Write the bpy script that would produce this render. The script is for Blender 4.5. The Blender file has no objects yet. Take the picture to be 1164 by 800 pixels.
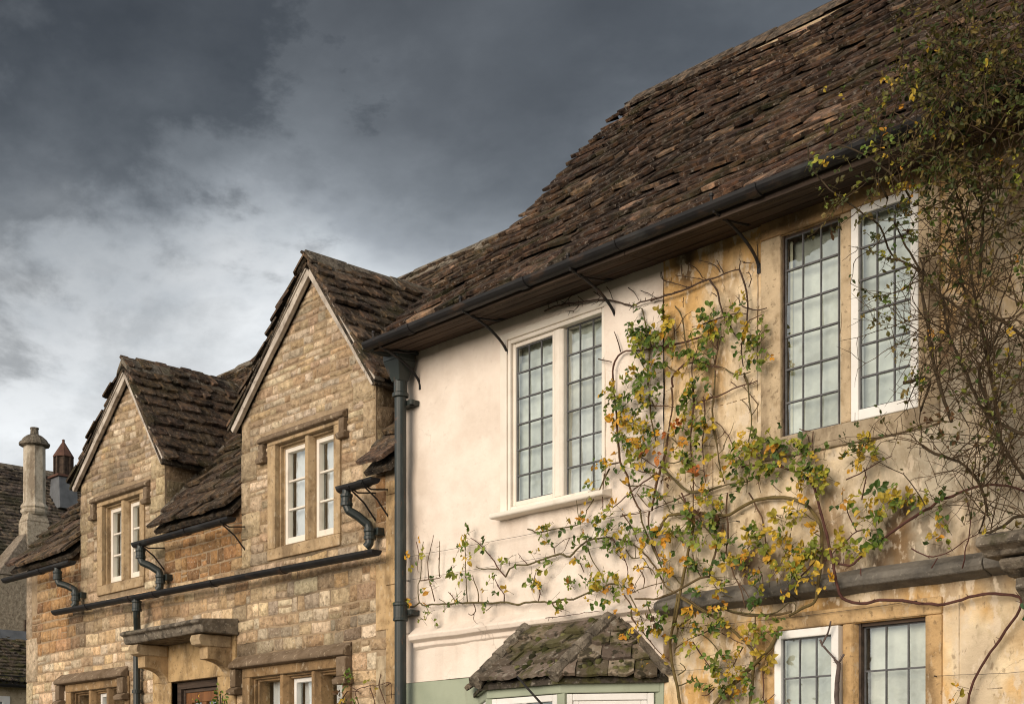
import bpy, bmesh, math, random
from mathutils import Vector, Matrix, noise
R = math.radians
rnd = random.Random(11)
scene = bpy.context.scene
COL = scene.collection

# ------------------------------------------------------------------ camera
cam_d = bpy.data.cameras.new("camera")
cam = bpy.data.objects.new("camera", cam_d)
COL.objects.link(cam)
cam.location = (0, -7.0, 1.6)
cam.rotation_euler = (R(90), 0, math.atan2(.7326, .6804))
cam_d.sensor_width = 36
cam_d.lens = 36 * 1595 / 1164
cam_d.shift_y = 505 / 1164
cam_d.clip_start = .05
cam_d.clip_end = 3000
scene.camera = cam
scene.view_settings.view_transform = 'Standard'
scene.view_settings.look = 'None'
scene.view_settings.exposure = 1.12
scene.view_settings.gamma = 1
scene.render.engine = 'CYCLES'
scene.cycles.max_bounces = 6
scene.cycles.transparent_max_bounces = 12
scene.cycles.use_denoising = True
scene.cycles.denoising_prefilter = 'ACCURATE'
scene.cycles.filter_width = 1.1

# ------------------------------------------------------------------ sun and sky
SUN = Vector((.10, -.95, .29)).normalized()
sun_d = bpy.data.lights.new("sun", 'SUN')
sun_d.energy = 1.3
sun_d.angle = R(40)
sun_d.color = (1.0, .85, .69)
sun = bpy.data.objects.new("sun", sun_d)
COL.objects.link(sun)
sun.location = (-6, -12, 14)
sun.rotation_euler = SUN.to_track_quat('Z', 'Y').to_euler()


def N(nt, typ, **kw):
    n = nt.nodes.new(typ)
    for k, v in kw.items():
        if k.startswith('i_'):
            key = k[2:]
            key = int(key) if key.isdigit() else key.replace('_', ' ')
            if isinstance(v, bpy.types.NodeSocket):
                nt.links.new(v, n.inputs[key])
            else:
                n.inputs[key].default_value = v
        else:
            setattr(n, k, v)
    return n


def ramp(nt, fac, stops, interp='LINEAR'):
    n = nt.nodes.new('ShaderNodeValToRGB')
    nt.links.new(fac, n.inputs[0])
    cr = n.color_ramp
    cr.interpolation = interp
    while len(cr.elements) < len(stops):
        cr.elements.new(.5)
    for e, (p, c) in zip(cr.elements, stops):
        e.position = p
        e.color = (c[0], c[1], c[2], 1) if hasattr(c, '__len__') else (c, c, c, 1)
    return n.outputs[0]


def math_(nt, op, a, b=None, c=None):
    n = nt.nodes.new('ShaderNodeMath')
    n.operation = op
    for i, v in enumerate((a, b, c)):
        if v is None:
            continue
        if isinstance(v, bpy.types.NodeSocket):
            nt.links.new(v, n.inputs[i])
        else:
            n.inputs[i].default_value = v
    return n.outputs[0]


def vmath(nt, op, a, b=None, s=None):
    n = nt.nodes.new('ShaderNodeVectorMath')
    n.operation = op
    for i, v in enumerate((a, b)):
        if v is None:
            continue
        if isinstance(v, bpy.types.NodeSocket):
            nt.links.new(v, n.inputs[i])
        else:
            n.inputs[i].default_value = v
    if s is not None:
        if isinstance(s, bpy.types.NodeSocket):
            nt.links.new(s, n.inputs['Scale'])
        else:
            n.inputs['Scale'].default_value = s
    return n.outputs['Value'] if op == 'DOT_PRODUCT' else n.outputs['Vector']


def mix(nt, fac, a, b, mode='MIX'):
    n = nt.nodes.new('ShaderNodeMix')
    n.data_type = 'RGBA'
    n.blend_type = mode
    for i, v in ((0, fac), (6, a), (7, b)):
        if isinstance(v, bpy.types.NodeSocket):
            nt.links.new(v, n.inputs[i])
        else:
            n.inputs[i].default_value = v if not hasattr(v, '__len__') else (v[0], v[1], v[2], 1)
    return n.outputs[2]


world = bpy.data.worlds.new("World")
scene.world = world
world.use_nodes = True
wt = world.node_tree
wt.nodes.clear()
wo = wt.nodes.new('ShaderNodeOutputWorld')
bg = N(wt, 'ShaderNodeBackground', i_Strength=.1)
wt.links.new(bg.outputs[0], wo.inputs[0])
sky = N(wt, 'ShaderNodeTexSky', sky_type='NISHITA', sun_disc=False,
        sun_elevation=math.asin(SUN.z), sun_rotation=math.atan2(SUN.x, SUN.y))
tc = N(wt, 'ShaderNodeTexCoord')
dirv = tc.outputs['Generated']
sep = N(wt, 'ShaderNodeSeparateXYZ', i_0=dirv)
z = sep.outputs[2]
inv = math_(wt, 'DIVIDE', 1.0, math_(wt, 'ADD', math_(wt, 'MAXIMUM', z, 0.0), .22))
cp = vmath(wt, 'SCALE', dirv, s=inv)
cp = vmath(wt, 'ADD', cp, (3.1, 1.7, 0.4))
n1 = N(wt, 'ShaderNodeTexNoise', i_Vector=cp, i_Scale=1.15, i_Detail=11.0, i_Roughness=.56, i_Distortion=.12)
n2 = N(wt, 'ShaderNodeTexNoise', i_Vector=vmath(wt, 'MULTIPLY', cp, (1, 1, 2.2)), i_Scale=3.2, i_Detail=8.0, i_Roughness=.55, i_Distortion=.2)
e = math_(wt, 'ADD', z, math_(wt, 'MULTIPLY', math_(wt, 'SUBTRACT', n1.outputs[0], .5), .62))
e = math_(wt, 'ADD', e, math_(wt, 'MULTIPLY', math_(wt, 'SUBTRACT', n2.outputs[0], .5), .17))
cl = ramp(wt, e, [(0, (.78, .785, .785)), (.265, (.735, .752, .762)), (.325, (.545, .575, .60)), (.38, (.345, .37, .395)),
                  (.44, (.215, .232, .248)), (.505, (.138, .147, .156)), (.58, (.085, .088, .091)), (.68, (.055, .057, .058)), (.82, (.12, .125, .13)), (1, (.22, .22, .23))])
# ragged dark banks of cloud drifting over the far roofs
nb = N(wt, 'ShaderNodeTexNoise', i_Vector=vmath(wt, 'MULTIPLY', dirv, (1, 1, 1.7)), i_Scale=7.5, i_Detail=12.0, i_Roughness=.6, i_Distortion=.15)
nbo = math_(wt, 'SUBTRACT', nb.outputs[0], .5)
bank = None
for (cx_, cy_, cz_, r0, r1, amt, amp) in ((-.828, .362, .436, .9865, 1.0000, .80, .070), (-.785, .445, .432, .9930, 1.0000, .80, .050),
                                (-.657, .64, .397, .991, 1.003, .5, .05), (-.545, .69, .477, .975, 1.000, .55, .07), (-.70, .50, .51, .985, 1.002, .45, .07)):
    dd = vmath(wt, 'DOT_PRODUCT', vmath(wt, 'MULTIPLY', dirv, (1, 1, 1)), (cx_, cy_, cz_))
    dd = math_(wt, 'ADD', dd, math_(wt, 'MULTIPLY', nbo, amp))
    mr = N(wt, 'ShaderNodeMapRange', interpolation_type='SMOOTHSTEP')
    wt.links.new(dd, mr.inputs[0])
    for k_, v_ in ((1, r0), (2, r1), (3, 0.0), (4, amt)):
        mr.inputs[k_].default_value = v_
    bank = mr.outputs[0] if bank is None else math_(wt, 'MAXIMUM', bank, mr.outputs[0])
wisp = ramp(wt, nb.outputs[0], [(.34, .70), (.66, 1.3)])
cl = mix(wt, 1.0, cl, wisp, 'MULTIPLY')
cl = mix(wt, bank, cl, vmath(wt, 'SCALE', cl, s=.22))
front = math_(wt, 'MAXIMUM', vmath(wt, 'DOT_PRODUCT', dirv, tuple(SUN)), 0.0)
front = math_(wt, 'MULTIPLY', math_(wt, 'POWER', front, 1.6), .85)
glow = vmath(wt, 'SCALE', ramp(wt, n2.outputs[0], [(.36, (.42, .39, .36)), (.5, (.80, .73, .63)), (.64, (1.15, 1.06, .94))]), s=front)
cl = vmath(wt, 'SCALE', vmath(wt, 'ADD', cl, glow), s=5.0)
skc = mix(wt, .06, cl, sky.outputs[0])
wt.links.new(skc, bg.inputs[0])

# ------------------------------------------------------------------ materials
MATS = {}


def pbr(name, stops, scale=6.0, rough=.9, bump=.4, bscale=40.0, bdist=.01, tone=True, spots=(), stretch=None, spec=.25, detail=8.0, metallic=0):
    """procedural material: noise-graded base colour times the per-piece tone, with spots of lichen, moss, dirt"""
    m = bpy.data.materials.new(name)
    m.use_nodes = True
    nt = m.node_tree
    b = nt.nodes['Principled BSDF']
    pos = N(nt, 'ShaderNodeNewGeometry').outputs['Position']
    v = vmath(nt, 'MULTIPLY', pos, stretch) if stretch else pos
    n = N(nt, 'ShaderNodeTexNoise', i_Vector=v, i_Scale=scale, i_Detail=detail, i_Roughness=.62)
    c = ramp(nt, n.outputs[0], stops)
    if tone:
        a = N(nt, 'ShaderNodeAttribute', attribute_name='tone')
        c = mix(nt, 1.0, c, a.outputs['Color'], 'MULTIPLY')
    for (ss, lo, hi, col, amt, st) in spots:
        vv = vmath(nt, 'MULTIPLY', pos, st) if st else pos
        q = N(nt, 'ShaderNodeTexNoise', i_Vector=vv, i_Scale=ss, i_Detail=6.0, i_Roughness=.6)
        f = ramp(nt, q.outputs[0], [(lo, 0.0), (hi, 1.0)])
        f = math_(nt, 'MULTIPLY', f, amt)
        c = mix(nt, f, c, col)
    nt.links.new(c, b.inputs['Base Color'])
    b.inputs['Roughness'].default_value = rough
    b.inputs['Specular IOR Level'].default_value = spec
    b.inputs['Metallic'].default_value = metallic
    if bump:
        q = N(nt, 'ShaderNodeTexNoise', i_Vector=v, i_Scale=bscale, i_Detail=6.0, i_Roughness=.65)
        bp = N(nt, 'ShaderNodeBump', i_Strength=bump, i_Distance=bdist, i_Height=q.outputs[0])
        nt.links.new(bp.outputs[0], b.inputs['Normal'])
    MATS[name] = m
    return m


pbr('white_render', [(.35, (.73, .63, .54)), (.55, (.82, .725, .635)), (.68, (.85, .765, .675))], scale=2.6, bump=.5, bscale=14, bdist=.012, rough=.92,
    spots=[(1.3, .60, .75, (.62, .55, .48), .45, None), (7, .56, .70, (.58, .49, .41), .28, (1, 1, .12)), (22, .60, .68, (.62, .52, .44), .3, None)])
def add_cracks(name, scale, col, amt):
    """hairline cracks: the thin edges of a warped cell pattern, broken up by noise"""
    nt = MATS[name].node_tree
    b = nt.nodes['Principled BSDF']
    src = b.inputs['Base Color'].links[0].from_socket
    pos = N(nt, 'ShaderNodeNewGeometry').outputs['Position']
    w = N(nt, 'ShaderNodeTexNoise', i_Vector=pos, i_Scale=2.5, i_Detail=6.0)
    v = vmath(nt, 'ADD', pos, vmath(nt, 'SCALE', w.outputs['Color'], s=.55))
    vo = N(nt, 'ShaderNodeTexVoronoi', feature='DISTANCE_TO_EDGE', i_Vector=v, i_Scale=scale)
    f = ramp(nt, vo.outputs['Distance'], [(.0, 1.0), (.008, 0.0)])
    k = N(nt, 'ShaderNodeTexNoise', i_Vector=pos, i_Scale=1.1, i_Detail=3.0)
    f = math_(nt, 'MULTIPLY', f, ramp(nt, k.outputs[0], [(.5, 0.0), (.6, amt)]))
    nt.links.new(mix(nt, f, src, col), b.inputs['Base Color'])


add_cracks('white_render', 1.6, (.42, .35, .29), .6)
pbr('ochre_render', [(.32, (.70, .66, .60)), (.5, (1, 1, 1)), (.68, (1.18, 1.18, 1.18))], scale=6, bump=.8, bscale=16, bdist=.016,
    spots=[(3.2, .52, .59, (.66, .54, .38), .75, (1, 1, .5)), (2.6, .53, .64, (.22, .13, .055), .7, (1, 1, .45)), (14, .53, .60, (.70, .59, .45), .7, (1, 1, .55)), (24, .58, .65, (.17, .11, .06), .5, (1, 1, .5))])
add_cracks('ochre_render', 2.2, (.14, .10, .06), .7)
pbr('slate', [(.34, (.34, .32, .31)), (.48, (1, 1, 1)), (.64, (2.3, 2.05, 1.75))], scale=14, bump=1.0, bscale=22, bdist=.035, rough=.95,
    spots=[(15, .56, .66, (.17, .145, .12), .6, None), (2.3, .55, .64, (.035, .036, .012), .6, None), (40, .60, .66, (.34, .29, .24), .65, None), (6, .58, .68, (.012, .010, .009), .7, None)])
pbr('moss_slate', [(.25, (.6, .6, .6)), (.5, (1, 1, 1)), (.75, (1.4, 1.35, 1.3))], scale=9, bump=.9, bscale=26, bdist=.015, rough=.95,
    spots=[(21, .56, .64, (.33, .30, .25), .6, None), (5, .50, .58, (.075, .070, .024), .85, None), (9, .54, .60, (.022, .02, .011), .85, None)])
pbr('rubble_stone', [(.34, (.64, .60, .55)), (.5, (1, 1, 1)), (.66, (1.32, 1.31, 1.30))], scale=17, bump=1.0, bscale=28, bdist=.03,
    spots=[(1.5, .53, .68, (.15, .115, .075), .62, (1, 1, .5)), (28, .58, .66, (.14, .10, .065), .6, None), (36, .60, .66, (.62, .53, .42), .5, None)])
pbr('mortar', [(.3, (.25, .18, .11)), (.6, (.38, .285, .185))], scale=14, bump=.8, bscale=50, bdist=.01,
    spots=[(1.5, .53, .68, (.14, .11, .075), .62, (1, 1, .5))])
pbr('dressed_stone', [(.3, (.62, .58, .52)), (.48, (1, 1, 1)), (.7, (1.18, 1.18, 1.18))], scale=9, bump=.7, bscale=26, bdist=.014,
    spots=[(3.5, .49, .62, (.12, .08, .045), .66, (1, 1, .4)), (22, .58, .66, (.55, .45, .32), .5, (1, 1, .6)), (30, .60, .66, (.10, .07, .04), .5, None)])
pbr('lichen_stone', [(.32, (.095, .08, .062)), (.6, (.235, .20, .155))], scale=9, bump=1.0, bscale=26, bdist=.025, tone=False,
    spots=[(10, .52, .62, (.05, .042, .033), .75, None), (30, .59, .65, (.42, .38, .31), .6, None), (4, .57, .66, (.055, .055, .018), .6, None)])
pbr('string_stone', [(.32, (.10, .092, .08)), (.6, (.19, .172, .145))], scale=6, bump=.8, bscale=24, bdist=.015, tone=False,
    spots=[(5, .54, .66, (.055, .05, .044), .7, (.5, 1, 1)), (30, .60, .67, (.26, .24, .2), .5, None)])
pbr('white_paint', [(.3, (.72, .70, .66)), (.6, (.82, .81, .78))], scale=5, bump=.12, bscale=40, bdist=.003, tone=False, rough=.5, spots=[(6, .62, .72, (.55, .5, .42), .5, (1, 1, .4))])
pbr('cream_paint', [(.3, (.74, .67, .58)), (.6, (.82, .76, .67))], scale=5, bump=.2, bscale=40, bdist=.004, tone=False, rough=.6, spots=[(6, .60, .72, (.55, .47, .38), .6, (1, 1, .4))])
pbr('green_paint', [(.3, (.29, .33, .245)), (.6, (.36, .40, .30))], scale=3, bump=.15, bscale=30, bdist=.004, tone=False, rough=.6, spots=[(8, .62, .74, (.25, .25, .18), .5, (1, 1, .3))])
pbr('cast_iron', [(.3, (.010, .010, .011)), (.7, (.022, .020, .020))], scale=7, bump=.25, bscale=50, bdist=.003, tone=False, rough=.55, spec=.3, spots=[(9, .57, .67, (.085, .05, .03), .5, (.5, 1, 1)), (5, .6, .7, (.06, .062, .06), .5, (.4, 1, 1))])
pbr('green_iron', [(.3, (.012, .0175, .0165)), (.7, (.026, .035, .033))], scale=5, bump=.2, bscale=40, bdist=.003, tone=False, rough=.45, spec=.45, spots=[(10, .60, .70, (.09, .10, .09), .4, (1, 1, .3)), (16, .60, .66, (.10, .05, .026), .6, (1, 1, .6))])
pbr('dark_timber', [(.3, (.03, .022, .018)), (.7, (.115, .08, .058))], scale=5, bump=.5, bscale=20, bdist=.006, tone=False, stretch=(.35, 4, 4))
pbr('bargeboard', [(.3, (.30, .255, .215)), (.6, (.56, .50, .43))], scale=9, bump=.5, bscale=26, bdist=.006, tone=False, spots=[(11, .58, .68, (.13, .10, .075), .7, None)])
pbr('lead_came', [(.3, (.07, .07, .075)), (.7, (.14, .14, .145))], scale=20, bump=0, tone=False, rough=.6)
pbr('lead_sheet', [(.3, (.085, .092, .10)), (.7, (.17, .18, .195))], scale=4, bump=.2, bscale=20, bdist=.005, tone=False, rough=.6)
pbr('rusty_copper', [(.3, (.085, .045, .034)), (.7, (.15, .08, .058))], scale=6, bump=.2, tone=False)
pbr('oak', [(.3, (.10, .04, .014)), (.7, (.24, .105, .038))], scale=6, bump=.3, bscale=24, bdist=.004, tone=False, stretch=(4, 4, .4), rough=.55)
pbr('curtain_pale', [(.34, (.38, .39, .375)), (.5, (.52, .53, .51)), (.66, (.66, .67, .645))], scale=3.5, bump=0, tone=True, rough=.95)
pbr('curtain_lace', [(.3, (.56, .56, .58)), (.7, (.76, .75, .75))], scale=2, bump=.2, bscale=30, tone=True, rough=.95)
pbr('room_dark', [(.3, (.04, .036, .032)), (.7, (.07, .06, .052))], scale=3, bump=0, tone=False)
pbr('bark', [(.3, (.62, .6, .6)), (.7, (1.25, 1.2, 1.2))], scale=20, bump=.4, bscale=60, bdist=.004)
pbr('asphalt', [(.3, (.04, .04, .042)), (.7, (.065, .064, .062))], scale=30, bump=.5, bscale=120, bdist=.004, tone=False)
pbr('paving', [(.3, (.22, .19, .15)), (.7, (.34, .29, .23))], scale=3, bump=.4, bscale=30, bdist=.004, tone=False)
pbr('earth', [(.3, (.05, .06, .025)), (.7, (.10, .11, .05))], scale=.6, bump=.4, bscale=8, bdist=.03, tone=False)

m = bpy.data.materials.new('leaf')
m.use_nodes = True
nt = m.node_tree
b = nt.nodes['Principled BSDF']
att = N(nt, 'ShaderNodeAttribute', attribute_name='tone')
pos = N(nt, 'ShaderNodeNewGeometry').outputs['Position']
nz = N(nt, 'ShaderNodeTexNoise', i_Vector=pos, i_Scale=60.0, i_Detail=3.0)
c = mix(nt, 1.0, att.outputs['Color'], ramp(nt, nz.outputs[0], [(.3, .7), (.7, 1.25)]), 'MULTIPLY')
nt.links.new(c, b.inputs['Base Color'])
b.inputs['Roughness'].default_value = .5
b.inputs['Specular IOR Level'].default_value = .3
tr = N(nt, 'ShaderNodeBsdfTranslucent')
nt.links.new(c, tr.inputs[0])
ms = N(nt, 'ShaderNodeMixShader', i_0=.25)
nt.links.new(b.outputs[0], ms.inputs[1])
nt.links.new(tr.outputs[0], ms.inputs[2])
nt.links.new(ms.outputs[0], nt.nodes['Material Output'].inputs[0])
MATS['leaf'] = m

m = bpy.data.materials.new('window_glass')
m.use_nodes = True
nt = m.node_tree
nt.nodes.remove(nt.nodes['Principled BSDF'])
pos = N(nt, 'ShaderNodeNewGeometry').outputs['Position']
nz = N(nt, 'ShaderNodeTexNoise', i_Vector=pos, i_Scale=5.0, i_Detail=2.0)
bp = N(nt, 'ShaderNodeBump', i_Strength=.3, i_Distance=.02, i_Height=nz.outputs[0])
gl = N(nt, 'ShaderNodeBsdfGlossy', i_Roughness=.02, i_Color=(.95, 1, .98, 1))
nt.links.new(bp.outputs[0], gl.inputs['Normal'])
tp = N(nt, 'ShaderNodeBsdfTransparent', i_Color=(.93, .96, .93, 1))
lw = N(nt, 'ShaderNodeLayerWeight', i_Blend=.25)
f = math_(nt, 'ADD', math_(nt, 'MULTIPLY', lw.outputs['Facing'], .50), .12)
ms = N(nt, 'ShaderNodeMixShader', i_0=f)
nt.links.new(tp.outputs[0], ms.inputs[1])
nt.links.new(gl.outputs[0], ms.inputs[2])
nt.links.new(ms.outputs[0], nt.nodes['Material Output'].inputs[0])
MATS['window_glass'] = m


# ------------------------------------------------------------------ mesh helpers
class MB:
    def __init__(s):
        s.v, s.f, s.t = [], [], []

    def add(s, verts, faces, tone=(1, 1, 1)):
        o = len(s.v)
        s.v += [tuple(p) for p in verts]
        s.f += [tuple(i + o for i in q) for q in faces]
        if len(tone) and hasattr(tone[0], '__len__'):
            s.t += list(tone)
        else:
            s.t += [tone] * len(verts)
        return s

    def box(s, x0, x1, y0, y1, z0, z1, tone=(1, 1, 1)):
        v = [(x0, y0, z0), (x1, y0, z0), (x1, y1, z0), (x0, y1, z0), (x0, y0, z1), (x1, y0, z1), (x1, y1, z1), (x0, y1, z1)]
        return s.add(v, [(0, 3, 2, 1), (4, 5, 6, 7), (0, 1, 5, 4), (1, 2, 6, 5), (2, 3, 7, 6), (3, 0, 4, 7)], tone)

    def prism(s, poly, axis, a, b, tone=(1, 1, 1)):
        """polygon in the plane across `axis`, extruded from a to b"""
        def P(p, q):
            if axis == 'x':
                return (q, p[0], p[1])
            if axis == 'y':
                return (p[0], q, p[1])
            return (p[0], p[1], q)
        n = len(poly)
        v = [P(p, a) for p in poly] + [P(p, b) for p in poly]
        f = [tuple(range(n))[::-1], tuple(range(n, 2 * n))]
        f += [(i, (i + 1) % n, n + (i + 1) % n, n + i) for i in range(n)]
        return s.add(v, f, tone)

    def hexa(s, p8, tone=(1, 1, 1)):
        return s.add(p8, [(0, 3, 2, 1), (4, 5, 6, 7), (0, 1, 5, 4), (1, 2, 6, 5), (2, 3, 7, 6), (3, 0, 4, 7)], tone)

    def slab(s, a, b, c, d, th, tone=(1, 1, 1)):
        """thick quad a,b,c,d; th = offset vector of its back"""
        th = Vector(th)
        p = [Vector(q) for q in (a, b, c, d)]
        return s.hexa(p + [q + th for q in p], tone)

    def tube(s, pts, r, n=6, tone=(1, 1, 1), cap=True):
        pts = [Vector(p) for p in pts]
        m_ = len(pts)
        rr = list(r) if hasattr(r, '__len__') else [r] * m_
        o = len(s.v)
        prev = None
        for i, p in enumerate(pts):
            d = (pts[min(i + 1, m_ - 1)] - pts[max(i - 1, 0)])
            d = d.normalized() if d.length > 1e-9 else Vector((0, 0, 1))
            if prev is None:
                u = d.orthogonal().normalized()
            else:
                u = prev - d * prev.dot(d)
                u = u.normalized() if u.length > 1e-6 else d.orthogonal().normalized()
            prev = u
            w = d.cross(u)
            for k in range(n):
                a = 2 * math.pi * k / n
                s.v.append(tuple(p + (u * math.cos(a) + w * math.sin(a)) * rr[i]))
                s.t.append(tone)
        for i in range(m_ - 1):
            for k in range(n):
                k2 = (k + 1) % n
                s.f.append((o + i * n + k, o + i * n + k2, o + (i + 1) * n + k2, o + (i + 1) * n + k))
        if cap:
            s.f.append(tuple(o + k for k in range(n))[::-1])
            s.f.append(tuple(o + (m_ - 1) * n + k for k in range(n)))
        return s

    def lathe(s, prof, c, n=12, tone=(1, 1, 1), rot=0):
        """profile of (radius, z) about a vertical axis at c"""
        o = len(s.v)
        for (r, z_) in prof:
            for k in range(n):
                a = 2 * math.pi * k / n + rot
                s.v.append((c[0] + r * math.cos(a), c[1] + r * math.sin(a), c[2] + z_))
                s.t.append(tone)
        for i in range(len(prof) - 1):
            for k in range(n):
                k2 = (k + 1) % n
                s.f.append((o + i * n + k, o + i * n + k2, o + (i + 1) * n + k2, o + (i + 1) * n + k))
        s.f.append(tuple(o + k for k in range(n))[::-1])
        s.f.append(tuple(o + (len(prof) - 1) * n + k for k in range(n)))
        return s

    def sweep(s, path, prof, tone=(1, 1, 1)):
        """open profile of (dy, dz) swept along points that run in X"""
        o = len(s.v)
        n = len(prof)
        for p in path:
            for (dy, dz) in prof:
                s.v.append((p[0], p[1] + dy, p[2] + dz))
                s.t.append(tone)
        for i in range(len(path) - 1):
            for k in range(n):
                k2 = (k + 1) % n
                s.f.append((o + i * n + k, o + (i + 1) * n + k, o + (i + 1) * n + k2, o + i * n + k2))
        s.f.append(tuple(o + k for k in range(n)))
        s.f.append(tuple(o + (len(path) - 1) * n + k for k in range(n))[::-1])
        return s

    def build(s, name, mat, parent=None, smooth=False, bevel=0, segs=2):
        me = bpy.data.meshes.new(name)
        me.from_pydata(s.v, [], s.f)
        me.validate()
        if len(me.vertices) == len(s.t):
            a = me.attributes.new('tone', 'FLOAT_COLOR', 'POINT')
            flat = []
            for t in s.t:
                flat += [t[0], t[1], t[2], 1.0]
            a.data.foreach_set('color', flat)
        bm = bmesh.new()
        bm.from_mesh(me)
        bmesh.ops.recalc_face_normals(bm, faces=bm.faces)
        bm.to_mesh(me)
        bm.free()
        me.materials.append(MATS[mat])
        if smooth:
            me.polygons.foreach_set('use_smooth', [True] * len(me.polygons))
        o = bpy.data.objects.new(name, me)
        COL.objects.link(o)
        if parent is not None:
            o.parent = parent
            if parent.type == 'EMPTY':
                o.location = -parent.location
        if bevel:
            md = o.modifiers.new('bevel', 'BEVEL')
            md.width = bevel
            md.segments = segs
            md.limit_method = 'ANGLE'
            md.angle_limit = R(40)
        return o


def thing(name, label, cat, loc, group=None):
    o = bpy.data.objects.new(name, None)
    COL.objects.link(o)
    o.location = loc
    o.empty_display_size = .3
    o['label'] = label
    o['category'] = cat
    if group:
        o['group'] = group
    return o


def tag(o, label, cat, group=None):
    o['label'] = label
    o['category'] = cat
    if group:
        o['group'] = group
    return o


def nz3(x, y, z_, sc=1.0, oct=4):
    return noise.fractal(Vector((x * sc, y * sc, z_ * sc)), 1.0, 2.0, oct)


def vary(c_, lo, hi):
    g = rnd.uniform(lo, hi)
    return tuple(q * g for q in c_)


def mixc(a, b, t):
    t = max(0, min(1, t))
    return tuple(p + (q - p) * t for p, q in zip(a, b))


def panel(mb, x0, x1, z0, z1, y, holes, res, disp=None, tone=None, depth=.3):
    """front face of a wall as a fine grid with openings, their reveals, and the returns behind"""
    def cuts(a, b, extra):
        c = sorted(set([a, b] + [q for q in extra if a < q < b]))
        out = []
        for i in range(len(c) - 1):
            n = max(1, int(math.ceil((c[i + 1] - c[i]) / res)))
            out += [c[i] + (c[i + 1] - c[i]) * k / n for k in range(n)]
        return out + [c[-1]]
    xs = cuts(x0, x1, [h[0] for h in holes] + [h[1] for h in holes])
    zs = cuts(z0, z1, [h[2] for h in holes] + [h[3] for h in holes])
    v, t, f = [], [], []
    for zz in zs:
        for xx in xs:
            v.append((xx, y - (disp(xx, zz) if disp else 0), zz))
            t.append(tone(xx, zz) if tone else (1, 1, 1))
    W = len(xs)
    for j in range(len(zs) - 1):
        for i in range(W - 1):
            cx, cz = (xs[i] + xs[i + 1]) / 2, (zs[j] + zs[j + 1]) / 2
            if any(h[0] < cx < h[1] and h[2] < cz < h[3] for h in holes):
                continue
            f.append((j * W + i, j * W + i + 1, (j + 1) * W + i + 1, (j + 1) * W + i))
    mb.add(v, f, t)
    tn = tone or (lambda a, b_: (1, 1, 1))
    for (a, b_, c_, d_) in list(holes) + [(x0, x1, z0, z1)]:
        q = [(a, c_), (b_, c_), (b_, d_), (a, d_)]
        for k in range(4):
            p, r_ = q[k], q[(k + 1) % 4]
            mb.add([(p[0], y, p[1]), (r_[0], y, r_[1]), (r_[0], y + depth, r_[1]), (p[0], y + depth, p[1])], [(0, 1, 2, 3)],
                   [tn(*p), tn(*r_), tn(*r_), tn(*p)])


def stone(mb, c4, yf, b, tone, axis='y'):
    """one rough block: four corners (along, up) going round from the lower left, face bulging b out of the wall"""
    p = [Vector(q) for q in c4]
    w = ((p[1] - p[0]).length + (p[2] - p[3]).length) / 2
    h = ((p[3] - p[0]).length + (p[2] - p[1]).length) / 2
    if w < .02 or h < .015:
        return
    e = .007
    S = [0, min(.3, e / w), .35, .68, 1 - min(.3, e / w), 1]
    tone = tuple(q * rnd.uniform(.97, 1.03) for q in tone)
    T = [0, min(.3, e / h), .5, 1 - min(.3, e / h), 1]
    v, f, tt = [], [], []
    sd = rnd.random() * 50
    for j, t in enumerate(T):
        for i, s in enumerate(S):
            q = p[0] * (1 - s) * (1 - t) + p[1] * s * (1 - t) + p[2] * s * t + p[3] * (1 - s) * t
            edge = i in (0, len(S) - 1) or j in (0, len(T) - 1)
            corner = (i in (0, len(S) - 1)) and (j in (0, len(T) - 1))
            if corner:
                ctr = (p[0] + p[1] + p[2] + p[3]) / 4
                d = (ctr - q)
                q = q + d.normalized() * .009
            q = q + Vector((noise.noise(Vector((q.x * 9, q.y * 9, sd))), noise.noise(Vector((q.x * 9, q.y * 9, sd + 7))))) * .010
            d = -.004 if edge else b * (1 + 1.3 * noise.noise(Vector((q.x * 14, q.y * 14, sd))))
            v.append((q.x, yf - d, q.y) if axis == 'y' else (yf + d, q.x, q.y))
            k = 1 + .10 * noise.noise(Vector((q.x * 11, q.y * 11, 3)))
            tt.append(tuple(c_ * k for c_ in tone))
    W = len(S)
    for j in range(len(T) - 1):
        for i in range(W - 1):
            f.append((j * W + i, j * W + i + 1, (j + 1) * W + i + 1, (j + 1) * W + i))
    mb.add(v, f, tt)


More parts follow.
